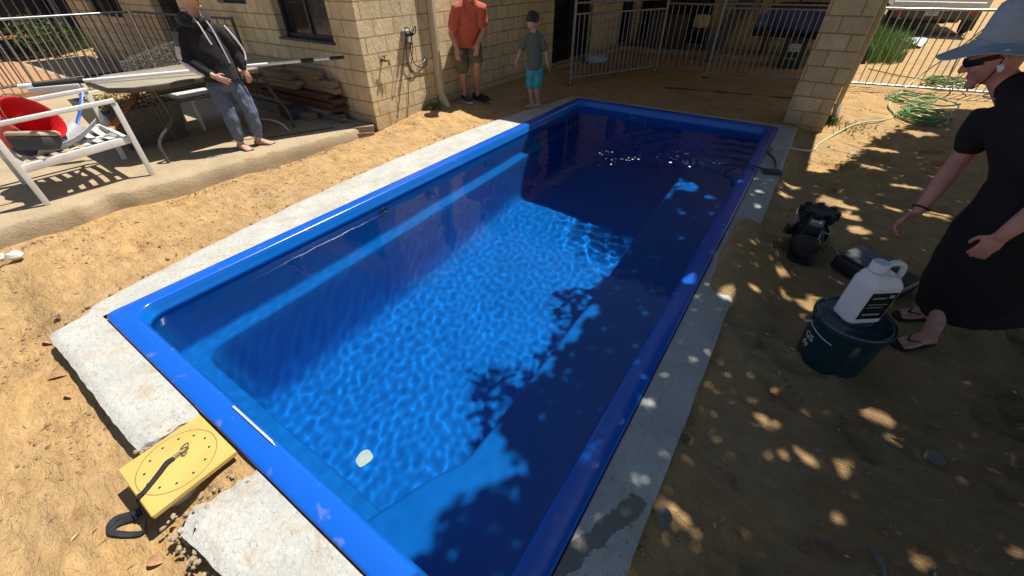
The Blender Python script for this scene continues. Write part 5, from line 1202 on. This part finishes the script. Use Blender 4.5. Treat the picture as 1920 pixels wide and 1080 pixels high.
def foot(mb, ank, d, L_, gzv):
    a = V(ank); d = nrm((d[0], d[1], 0)); s = V((-d.y, d.x, 0)); h = V((a.x, a.y, gzv))
    mb.tube([a+V((0, 0, .06)), a-V((0, 0, .0)), h-d*.02*1+V((0, 0, .035))], [L_*.14, L_*.145, L_*.15], 12, dome=True)
    mb.rings([[h+d*(u*L_)+s*(w*L_*c_)+V((0, 0, max(.0, t*L_*s_+t*L_*.8))) for c_, s_ in ((math.cos(x), math.sin(x)) for x in (2*PI*j/12 for j in range(12)))] for u, w, t in ((-.27, .08, .08), (-.22, .135, .12), (-.05, .15, .155), (.12, .155, .155), (.30, .18, .115), (.46, .19, .075), (.54, .175, .06))])
    for k in range(5):
        o = (-.145+.07*k)*L_; l = (.13 if k != 4 else .15)*L_ - abs(k-3)*.012*L_; r = (.036 if k < 4 else .055)*L_
        b = h+d*(.50-.02*(4-k))*L_+s*o; limb(mb, [b-d*.05*L_+V((0, 0, r*1.2)), b+d*l*.6+V((0, 0, r*1.25)), b+d*l+V((0, 0, r))], [r, r, r*.85], 8)
def head(mb, c, F, U, h, ears=True):
    c = V(c); F = nrm(F); U = V(U); U = (U-F*U.dot(F)).normalized(); X = F.cross(U)
    def fn(q):
        x, y, z = q; t = max(0, -z)
        if y < 0: y *= 1+.12*max(0, z)-.35*t
        else: y *= 1-.06*t
        return V((x*(1-.30*t*t), y, z))
    mb.ell(c, .345*h, .41*h, .5*h, X, F, U, 28, 20, fn)
    P = lambda x, y, z: c+X*x*h+F*y*h+U*z*h
    limb(mb, [P(0, .37, .10), P(0, .42, .0), P(0, .465, -.09)], [.035*h, .045*h, .06*h], 10)
    for s_ in (-1, 1):
        mb.ell(P(s_*.05, .42, -.11), .035*h, .04*h, .03*h, X, F, U, 8, 6)
        limb(mb, [P(s_*.06, .375, .105), P(s_*.18, .35, .12), P(s_*.26, .27, .09)], [.03*h, .035*h, .025*h], 8)
        mb.ell(P(s_*.19, .30, -.08), .085*h, .08*h, .08*h, X, F, U, 10, 8)
        if ears:
            mb.ell(P(s_*.345, -.02, -.02), .035*h, .075*h, .125*h, nrm(X*s_+F*-.4)*s_, F, U, 10, 8)
            mb.tube([P(s_*.37, .03, .07), P(s_*.385, -.05, .10), P(s_*.385, -.09, .02), P(s_*.37, -.05, -.10), P(s_*.35, .0, -.14)], .016*h, 6)
    mb.ell(P(0, .365, -.225), .105*h, .035*h, .026*h, X, F, U, 12, 6); mb.ell(P(0, .355, -.272), .09*h, .035*h, .028*h, X, F, U, 12, 6)
    mb.ell(P(0, .33, -.40), .12*h, .09*h, .085*h, X, F, U, 12, 8)
    return P, X, F, U
def face_parts(t, P, X, F, U, h, lips=True, eyes=True):
    if eyes:
        for s_ in (-1, 1):
            mb = MB(); mb.ell(P(s_*.145, .355, .035), .055*h, .03*h, .018*h, X, F, U, 12, 8); mb.build('eye', 'eye', t, True)
    if lips:
        mb = MB(); mb.ell(P(0, .385, -.247), .085*h, .020*h, .017*h, X, F, U, 14, 8); mb.build('mouth', 'lip', t, True)
def hairmesh(t, c, F, U, h, mat, front=.34, low=-.15, amp=.03):
    F = nrm(F); U = V(U); U = (U-F*U.dot(F)).normalized(); X = F.cross(U); c = V(c)
    mb = MB()
    def fn(q):
        x, y, z = q; lim = low if y < .15 else low+(y-.15)/.85*(front-low)*1.6
        k = 1+amp*noise.noise(V((x*7, y*7, z*7)))*2+amp*noise.noise(V((x*16, y*16, z*5)))
        if z < lim: k *= max(.80, 1-.9*(lim-z))
        return V((x*k, y*k, z*k))
    mb.ell(c+U*.035*h-F*.03*h, .385*h, .445*h, .505*h, X, F, U, 40, 28, fn); mb.build('hair', mat, t, True)
def torso(mb, rows, side):
    "rows: centre, half width, half depth"
    mb.tube([r[0] for r in rows], [(r[1], r[2]) for r in rows], 20, side, dome='end')

# --- boy in grey-green T-shirt and turquoise shorts
bo = thing('person', 'small boy in grey-green T-shirt and turquoise shorts standing barefoot at the far pool edge', 'person', (-.30, 5.42, 0), 'people around the pool')
S = nrm((.86, .52, 0)); F = nrm((-.10, -.99, 0)); Fh = nrm((-.25, -.85, -.55)); U = V((0, 0, 1))
mb = MB(); c = V((-.335, 5.375, 1.075)); P, X, F2, U2 = head(mb, c, Fh, U, .215)
limb(mb, [(-.325, 5.40, .90), (-.33, 5.385, 1.0)], [.042, .04])
torso(mb, [(V((-.315, 5.42, .50)), .08, .06), (V((-.32, 5.41, .68)), .09, .06), (V((-.325, 5.40, .86)), .11, .06), (V((-.325, 5.40, .91)), .07, .045)], S)
for sh, el, wr, fi, sd in (((-.42, 5.345, .885), (-.485, 5.31, .735), (-.535, 5.27, .575), (-.555, 5.25, .46), 1), ((-.225, 5.455, .885), (-.185, 5.485, .725), (-.15, 5.505, .555), (-.115, 5.52, .45), -1)):
    limb(mb, [sh, V(sh).lerp(V(el), .5), el], [.036, .031, .027]); limb(mb, [el, V(el).lerp(V(wr), .35), wr], [.027, .026, .019]); hand(mb, wr, V(fi)-V(wr), S*sd, F, .125, .25)
for hp, kn, an, fd in (((-.36, 5.395, .50), (-.355, 5.375, .27), (-.345, 5.405, .055), (-.45, -.85)), ((-.268, 5.447, .50), (-.275, 5.42, .27), (-.265, 5.45, .055), (-.62, -.70))):
    limb(mb, [hp, V(hp).lerp(V(kn), .5), kn], [.054, .052, .043]); limb(mb, [kn, V(kn).lerp(V(an), .35), an], [.042, .043, .026]); foot(mb, an, fd, .185, -.012)
fuse(mb, 'body', 'skin_t', bo, .0055, 3); face_parts(bo, P, X, F2, U2, .215); hairmesh(bo, c, Fh, U, .215, 'hair', .22, -.16, .05)
mb = MB(); torso(mb, [(V((-.315, 5.42, .495)), .110, .095), (V((-.32, 5.415, .62)), .104, .086), (V((-.325, 5.405, .78)), .106, .074), (V((-.325, 5.40, .88)), .114, .066), (V((-.325, 5.40, .925)), .075, .055)], S)
for sh, el in (((-.41, 5.35, .885), (-.475, 5.318, .755)), ((-.235, 5.45, .885), (-.192, 5.48, .745))): limb(mb, [V(sh).lerp(V((-.325, 5.4, .9)), .3), sh, V(sh).lerp(V(el), .92)], [.045, .044, .045])
fuse(mb, 'shirt', 'tee_g', bo, .007, 3, .006, .07)
mb = MB()
for hp, kn in (((-.365, 5.395, .49), (-.36, 5.38, .30)), ((-.262, 5.45, .49), (-.272, 5.43, .30))): limb(mb, [hp, kn], [(.068, .070), (.070, .068)])
mb.ell((-.315, 5.42, .47), .108, .082, .05, S, S.cross(V((0, 0, 1))), (0, 0, 1)); fuse(mb, 'shorts', 'teal_sh', bo, .008, 3, .006, .06)

# --- teenager in black hoodie and blue-grey joggers
te = thing('person', 'teenager in a black hoodie and blue-grey joggers standing barefoot on the slab edge', 'person', (-2.0, 2.03, .05), 'people around the pool')
S = nrm((.45, .89, 0)); F = nrm((.89, -.45, 0)); Fh = nrm((.93, .30, -.12)); U = V((.02, 0, 1))
mb = MB(); c = V((-1.985, 2.015, 1.455)); P, X, F2, U2 = head(mb, c, Fh, U, .225)
limb(mb, [(-2.03, 2.0, 1.10), (-2.005, 2.008, 1.36)], [.055, .05]); torso(mb, [(V((-2.005, 2.02, .70)), .11, .07), (V((-2.02, 2.01, 1.0)), .12, .08), (V((-2.03, 2.0, 1.16)), .12, .06)], S)
for q_ in ([(-2.08, 1.89, 1.14), (-2.085, 1.81, .95), (-1.90, 1.895, .805)], [(-1.97, 2.13, 1.14), (-1.93, 2.215, .97), (-1.88, 2.20, .83)]): limb(mb, q_, [.04, .034, .026])
for q_ in ([(-2.04, 1.95, .70), (-1.99, 1.94, .40), (-2.0, 1.93, .16)], [(-1.975, 2.09, .70), (-1.94, 2.12, .41), (-1.975, 2.125, .16)]): limb(mb, q_, [.06, .045, .035])
hl, hr = V((-1.895, 1.90, .80)), V((-1.88, 2.20, .82))
hand(mb, hl, (.10, .14, -.10), (-.6, .3, -.1), (.35, .0, .75), .155, .18); hand(mb, hr, (.05, .01, -.16), (-.8, .2, 0), (.45, -.75, 0), .155, .5)
for an, fd in (((-2.0, 1.93, .115), (.93, .10)), ((-1.975, 2.125, .115), (.80, .60))):
    limb(mb, [V(an)+V((0, 0, .12)), an], [.045, .034]); foot(mb, an, fd, .235, .052)
fuse(mb, 'body', 'skin_t', te, .0055, 3); face_parts(te, P, X, F2, U2, .225); hairmesh(te, c, Fh, U, .225, 'hair', .30, -.15)
mb = MB(); torso(mb, [(V((-2.005, 2.02, .735)), .172, .135), (V((-2.005, 2.02, .82)), .165, .13), (V((-2.015, 2.01, 1.0)), .165, .125), (V((-2.03, 2.005, 1.14)), .165, .11), (V((-2.03, 2.0, 1.215)), .095, .08)], S)
for sh, el, wr in (((-2.09, 1.875, 1.15), (-2.09, 1.80, .95), (-1.925, 1.885, .815)), ((-1.965, 2.14, 1.15), (-1.93, 2.225, .97), (-1.885, 2.20, .845))):
    sh, el, wr = V(sh), V(el), V(wr); limb(mb, [sh.lerp(V((-2.03, 2.0, 1.17)), .45), sh, sh.lerp(el, .55), el], [.075, .072, .066, .060]); limb(mb, [el, el.lerp(wr, .5), wr.lerp(el, .12), wr], [.060, .058, .050, .040])
mb.ell((-2.06, 1.985, 1.235), .115, .10, .075, S, F, (0, 0, 1)); mb.tube([V((-2.04, 1.995, 1.245))+S*(.105*math.cos(a))+F*(.095*math.sin(a))+V((0, 0, .025*-math.sin(a)+.02)) for a in (2*PI*i/20 for i in range(21))], .038, 8)
fuse(mb, 'hoodie', 'hood', te, .008, 3, .008, .09)
mb = MB(); mb.tube([V((-2.02, 2.02, .675))+S*(.148*math.cos(a))+F*(.108*math.sin(a)) for a in (2*PI*i/32 for i in range(33))], (.018, .026), 8, side=(0, 0, 1)); 
for p, q, mt in (((-2.075, 1.813, 1.175), (-2.08, 1.775, 1.06), 'stripe_g'), ((-2.08, 1.773, 1.055), (-2.08, 1.748, .95), 'stripe_w')):
    MB().tube([p, V(p).lerp(V(q), .5)+V((-.0, -.006, 0)), q], (.034, .016), 8, side=(.98, .13, 0)).build('sleeve_stripe', mt, te, True)
MB().tube([(-2.08, 1.748, .945), (-2.02, 1.778, .875), (-1.94, 1.845, .815)], (.028, .014), 8, side=(.5, .3, .8)).build('sleeve_stripe', 'stripe_w', te, True)
MB().tube(smoothpath([(-1.915, 2.185, 1.20), (-1.875, 2.235, 1.07), (-1.868, 2.262, .97), (-1.85, 2.24, .90)], 4), (.010, .008), 8).build('sleeve_stripe', 'stripe_w', te, True)
for a_ in ([(-1.945, 1.955, 1.275), (-1.91, 1.965, 1.22), (-1.885, 1.975, 1.13), (-1.878, 1.99, 1.06)], [(-1.935, 2.03, 1.275), (-1.905, 2.055, 1.2), (-1.882, 2.07, 1.05), (-1.872, 2.085, .89)]):
    MB().tube(smoothpath(a_, 6), .007, 8).build('drawstring', 'stripe_w', te, True)
mb = MB()
for hp, kn, an in (((-2.04, 1.945, .69), (-1.985, 1.935, .40), (-2.0, 1.935, .16)), ((-1.975, 2.095, .69), (-1.935, 2.125, .41), (-1.972, 2.13, .16))):
    hp, kn, an = V(hp), V(kn), V(an); limb(mb, [hp, hp.lerp(kn, .5), kn, kn.lerp(an, .5), an.lerp(kn, .2), an], [.088, .086, .074, .068, .064, .046])
mb.ell((-2.005, 2.02, .70), .14, .10, .09, S, F, (0, 0, 1)); fuse(mb, 'joggers', 'jogger', te, .007, 2, .010, .065)

# --- man in orange T-shirt leaning on his thighs
ma = thing('person', 'man in orange-red T-shirt and khaki shorts bending forward with hands on his thighs', 'person', (-1.22, 5.05, .03), 'people around the pool')
S = nrm((.77, .64, 0)); F = nrm((.68, -.73, 0)); Fh = nrm((.78, -.35, -.45)); U = V((.15, -.1, 1))
mb = MB(); c = V((-.87, 4.80, 1.50)); P, X, F2, U2 = head(mb, c, Fh, U, .235)
limb(mb, [(-1.04, 4.90, 1.26), (-.93, 4.84, 1.40)], [.065, .06])
for sh, el, wr, hd, sd in (((-1.15, 4.78, 1.21), (-1.235, 4.735, .945), (-1.17, 4.755, .775), (-.0, .0, -.16), 1), ((-.90, 4.99, 1.22), (-.93, 5.065, .975), (-.965, 4.96, .82), (-.02, -.03, -.13), -1)):
    sh, el, wr = V(sh), V(el), V(wr); limb(mb, [sh, sh.lerp(el, .5), el], [.056, .05, .043]); limb(mb, [el, el.lerp(wr, .35), wr], [.043, .042, .03]); hand(mb, wr, hd, (-.5, .6, -.2), S*sd, .18, .2)
GM = .035
for hp, kn, an in (((-1.33, 5.0, .86), (-1.225, 4.90, .49), (-1.285, 4.985, .13)), ((-1.17, 5.14, .86), (-1.03, 4.995, .56), (-1.175, 5.16, .13))):
    hp, kn, an = V(hp), V(kn), V(an); limb(mb, [hp, hp.lerp(kn, .5), kn], [.09, .08, .06]); limb(mb, [kn, kn.lerp(an, .3), an.lerp(kn, .2), an-V((0, 0, .06))], [.058, .062, .04, .038])
torso(mb, [(V((-1.24, 5.06, .86)), .15, .11), (V((-1.13, 4.96, 1.08)), .16, .12), (V((-1.05, 4.91, 1.24)), .15, .09)], S)
fuse(mb, 'body', 'skin_m', ma, .0065, 3); face_parts(ma, P, X, F2, U2, .235); hairmesh(ma, c, Fh, U, .235, 'hair', .42, -.1)
mb = MB(); torso(mb, [(V((-1.215, 5.035, .83)), .192, .165), (V((-1.165, 4.985, .95)), .18, .155), (V((-1.10, 4.94, 1.10)), .185, .145), (V((-1.045, 4.905, 1.22)), .185, .105), (V((-1.01, 4.885, 1.275)), .11, .08)], S)
for sh, el in (((-1.14, 4.785, 1.21), (-1.225, 4.745, .97)), ((-.91, 4.985, 1.22), (-.94, 5.055, 1.0))): sh, el = V(sh), V(el); limb(mb, [sh.lerp(V((-1.03, 4.9, 1.22)), .5), sh, sh.lerp(el, .72)], [.095, .082, .078])
fuse(mb, 'shirt', 'tee_o', ma, .009, 3, .011, .11)
mb = MB(); mb.tube([V((-1.012, 4.882, 1.283))+S*(.072*math.cos(a))+F*(.06*math.sin(a)) for a in (2*PI*i/20 for i in range(21))], .012, 6); mb.build('collar', 'tee_o', ma, True)
mb = MB()
for hp, kn in (((-1.325, 5.005, .86), (-1.235, 4.915, .515)), ((-1.175, 5.135, .86), (-1.06, 5.025, .60))): hp, kn = V(hp), V(kn); limb(mb, [hp.lerp(kn, .12), hp.lerp(kn, .5), kn], [.100, .105, .10])
mb.ell((-1.245, 5.07, .83), .16, .12, .09, S, F, (0, 0, 1)); fuse(mb, 'shorts', 'khaki', ma, .009, 3, .010, .08)
for an, fd, lb in (((-1.285, 4.985, .13), (.75, -.35), 'shoe'), ((-1.175, 5.16, .13), (.95, .12), 'shoe_k')):
    MB().tube([V(an)+V((0, 0, .085)), V(an)-V((0, 0, .05))], [.043, .045], 14).build('sock', 'sock', ma, True)
    d = nrm((fd[0], fd[1], 0)); s = V((-d.y, d.x, 0)); h = V((an[0], an[1], GM)); mb = MB()
    mb.rings([[h+d*u+s*(w*math.cos(x))+V((0, 0, .022+t*max(0, math.sin(x)))) for x in (2*PI*j/14 for j in range(14))] for u, w, t in ((-.085, .02, .03), (-.075, .036, .075), (-.02, .042, .085), (.06, .044, .068), (.13, .05, .048), (.18, .044, .038), (.21, .02, .02))])
    so = mb.build('shoe', lb, ma, True)
    mb = MB(); mb.rings([[h+d*u*1.02+s*(w*1.06*k)+V((0, 0, z)) for k in (-1, -.5, 0, .5, 1)]+[h+d*u*1.02+s*(w*1.06*k)+V((0, 0, z-.024)) for k in (1, .5, 0, -.5, -1)] for u, w, z in ((-.088, .025, .026), (-.07, .038, .025), (.06, .045, .024), (.13, .051, .024), (.18, .045, .024), (.213, .022, .026))]); mb.build('sole', 'sole' if lb == 'shoe' else 'blackrub', so, True)
    mb = MB(); mb.tube([h+d*(.02+.022*i)+s*(.022*(-1)**i)+V((0, 0, .099-.0085*i)) for i in range(6)], .004, 6); mb.build('lace', 'sole', so)

# --- woman in black with a pale denim sun hat
wo = thing('person', 'woman in long black dress, pale blue hat and sunglasses stooping beside the dark pail', 'person', (4.05, 2.6, GR), 'people around the pool')
S = nrm((.22, -.97, 0)); F = nrm((-.97, -.22, 0)); Fh = nrm((-.87, .04, -.40)); U = V((-.4, 0, 1))
mb = MB(); c = V((3.66, 2.70, 1.295)); hh = .225; P, X, F2, U2 = head(mb, c, Fh, U, hh)
limb(mb, [(3.84, 2.62, 1.08), (3.72, 2.69, 1.215)], [.055, .052])
torso(mb, [(V((4.04, 2.61, .70)), .13, .12), (V((3.985, 2.59, .93)), .13, .11), (V((3.87, 2.60, 1.06)), .15, .085)], S)
limb(mb, [(4.05, 2.56, .72), (4.06, 2.69, .33)], [.08, .055]); limb(mb, [(4.05, 2.68, .72), (4.06, 2.76, .35)], [.08, .055]); limb(mb, [(3.80, 2.74, 1.045), (3.86, 2.44, 1.05)], [.05, .05])
A1 = [V((3.775, 2.76, 1.04)), V((3.765, 2.72, .86)), V((3.715, 2.60, .625))]; A2 = [V((3.86, 2.42, 1.05)), V((3.99, 2.30, .90)), V((3.915, 2.245, .715))]
for (sh, el, wr), hd, nn, ss in ((A1, (-.06, .0, -.12), (.55, -.5, -.35), (.5, -.8, .0)), (A2, (-.035, .0, -.15), (.35, .9, -.1), (-.85, .3, -.15))):
    limb(mb, [sh, sh.lerp(el, .5), el], [.05, .047, .042]); limb(mb, [el, el.lerp(wr, .3), wr.lerp(el, .25), wr], [.041, .042, .033, .027]); hand(mb, wr, hd, nn, ss, .172, .62)
for an, kn, fd in (((4.065, 2.535, -.02), (4.06, 2.69, .33), (-.72, -.66)), ((4.10, 2.82, -.02), (4.06, 2.76, .35), (-.85, -.5))):
    limb(mb, [kn, V(kn).lerp(V(an), .35), an], [.055, .056, .034]); foot(mb, an, fd, .235, GR+.018)
fuse(mb, 'body', 'skin_w', wo, .0055, 3); face_parts(wo, P, X, F2, U2, hh, True, False)
mb = MB(); torso(mb, [(V((4.03, 2.59, .82)), .16, .15), (V((3.985, 2.59, .93)), .168, .15), (V((3.92, 2.595, 1.03)), .18, .145), (V((3.855, 2.605, 1.105)), .17, .12), (V((3.80, 2.63, 1.165)), .105, .085), (V((3.765, 2.655, 1.19)), .07, .062)], S)
for sh, el, k in ((A1[0], A1[1], .52), (A2[0], A2[1], .45)): limb(mb, [sh.lerp(V((3.84, 2.6, 1.06)), .45), sh, sh.lerp(el, k)], [.085, .078, .072])
for c_, a_, b_ in (): pass
rows = [((4.02, 2.59, .90), .16, .14), ((4.04, 2.59, .82), .175, .175), ((4.08, 2.61, .70), .20, .215), ((4.11, 2.64, .52), .21, .24), ((4.15, 2.68, .36), .215, .255), ((4.19, 2.72, .23), .215, .255), ((4.22, 2.74, .15), .22, .26)]
mb.tube([V(r[0]) for r in rows], [(r[1], r[2]) for r in rows], 24, S)
fuse(mb, 'dress', 'dress', wo, .010, 4, .014, .13, zs=.35)
# hat: crown and drooping brim
Ux = nrm((-.06, .0, 1)); Fx = V((-1, -.02, 0)); Fx = (Fx-Ux*Fx.dot(Ux)).normalized(); Xx = Fx.cross(Ux); hc = c+V((.0, 0, .055))
mb = MB(); rs = []
for r, z in ((.30, .72), (.52, .69), (.72, .60), (.79, .42), (.84, .16), (.86, .06), (.90, .02), (1.14, -.05), (1.42, -.12), (1.70, -.19), (1.705, -.205), (1.40, -.14), (1.12, -.07), (.86, -.0)):
    row = []
    for j in range(48):
        a = 2*PI*j/48; k = max(0, r-.9); dz = -.10*k*math.cos(2*a)*1.1+.05*k*math.sin(5*a+1)*.6; rf = r*(1+.06*k*math.cos(a))
        row.append(hc+Fx*(rf*math.cos(a)*.50*hh)+Xx*(rf*math.sin(a)*.44*hh)+Ux*((z*1.0+dz)*hh))
    rs.append(row)
mb.rings(rs, False); n0 = len(mb.v); mb.v.append(tuple(hc+Ux*.73*hh)); mb.f += [(n0, j, (j+1) % 48) for j in range(48)]
hat = mb.build('hat', 'denim', wo, True)
mb = MB(); mb.tube([hc+Fx*(.87*math.cos(a)*.505*hh)+Xx*(.87*math.sin(a)*.445*hh)+Ux*(.05*hh) for a in (2*PI*i/40 for i in range(41))], .0022, 5); mb.build('seam', 'denim', hat, True)
mb = MB()
for s_ in (-1, 1):
    rs = [[P(s_*(.02+.30*u), .435-.20*u*u+k, .045+h_*(1-.25*u)) for h_, k in ((.07, 0), (.0, .025), (-.085, 0), (-.085, -.03), (.07, -.03))] for u in (0, .25, .5, .75, 1)]; mb.rings(rs)
    mb.bar(P(s_*.32, .24, .07), P(s_*.365, -.02, .06), .006, .018, U2)
mb.build('sunglasses', 'lens', wo, True)
mb = MB(); mb.ell(P(-.365, .0, -.145), .010, .012, .018, X, F2, U2, 8, 6); mb.build('earring', 'white_pl', wo, True)
ck = V((3.752, 2.668, 1.155)); nk = nrm(V((3.72, 2.69, 1.215))-V((3.80, 2.645, 1.09))); e1 = nk.cross(S).normalized()
MB().tube([ck+S*(.059*math.cos(a))+e1*(.058*math.sin(a))-nk*(.022*math.sin(a)) for a in (2*PI*i/28 for i in range(29))], .0028, 6).build('necklace', 'silver', wo, True)
MB().tube(smoothpath([P(-.36, -.06, .10), P(-.375, .03, -.12), P(-.30, .17, -.33), P(-.08, .31, -.47), P(.1, .31, -.47)], 5), .0028, 6).build('chin_strap', 'blackrub', hat, True)
w_ = A1[2]; d = nrm(A1[2]-A1[1]); e1 = d.orthogonal().normalized(); e2 = d.cross(e1); MB().tube([w_-d*.012+e1*(.034*math.cos(a))+e2*(.034*math.sin(a)) for a in (2*PI*i/20 for i in range(21))], .0045, 6).build('bracelet', 'blackrub', wo, True)
for an, fd in (((4.065, 2.535, -.02), (-.72, -.66)), ((4.10, 2.82, -.02), (-.85, -.5))):
    d = nrm((fd[0], fd[1], 0)); s = V((-d.y, d.x, 0)); h = V((an[0], an[1], GR+.004)); mb = MB()
    pts = [(-.075, .0), (-.065, .03), (0, .036), (.07, .04), (.13, .046), (.165, .036), (.178, .0), (.165, -.036), (.13, -.046), (.07, -.042), (0, -.036), (-.065, -.03)]
    mb.rings([[h+d*u+s*w+V((0, 0, z)) for u, w in pts] for z in (0.0, .016)]); sl = mb.build('sandal', 'blackrub', wo)
    mb = MB()
    for k in (-1, 1): mb.tube([h+d*.115+V((0, 0, .05)), h+d*.07+s*.03*k+V((0, 0, .055)), h+d*.02+s*.045*k+V((0, 0, .016))], .004, 6)
    mb.build('thong', 'blackrub', sl, True)
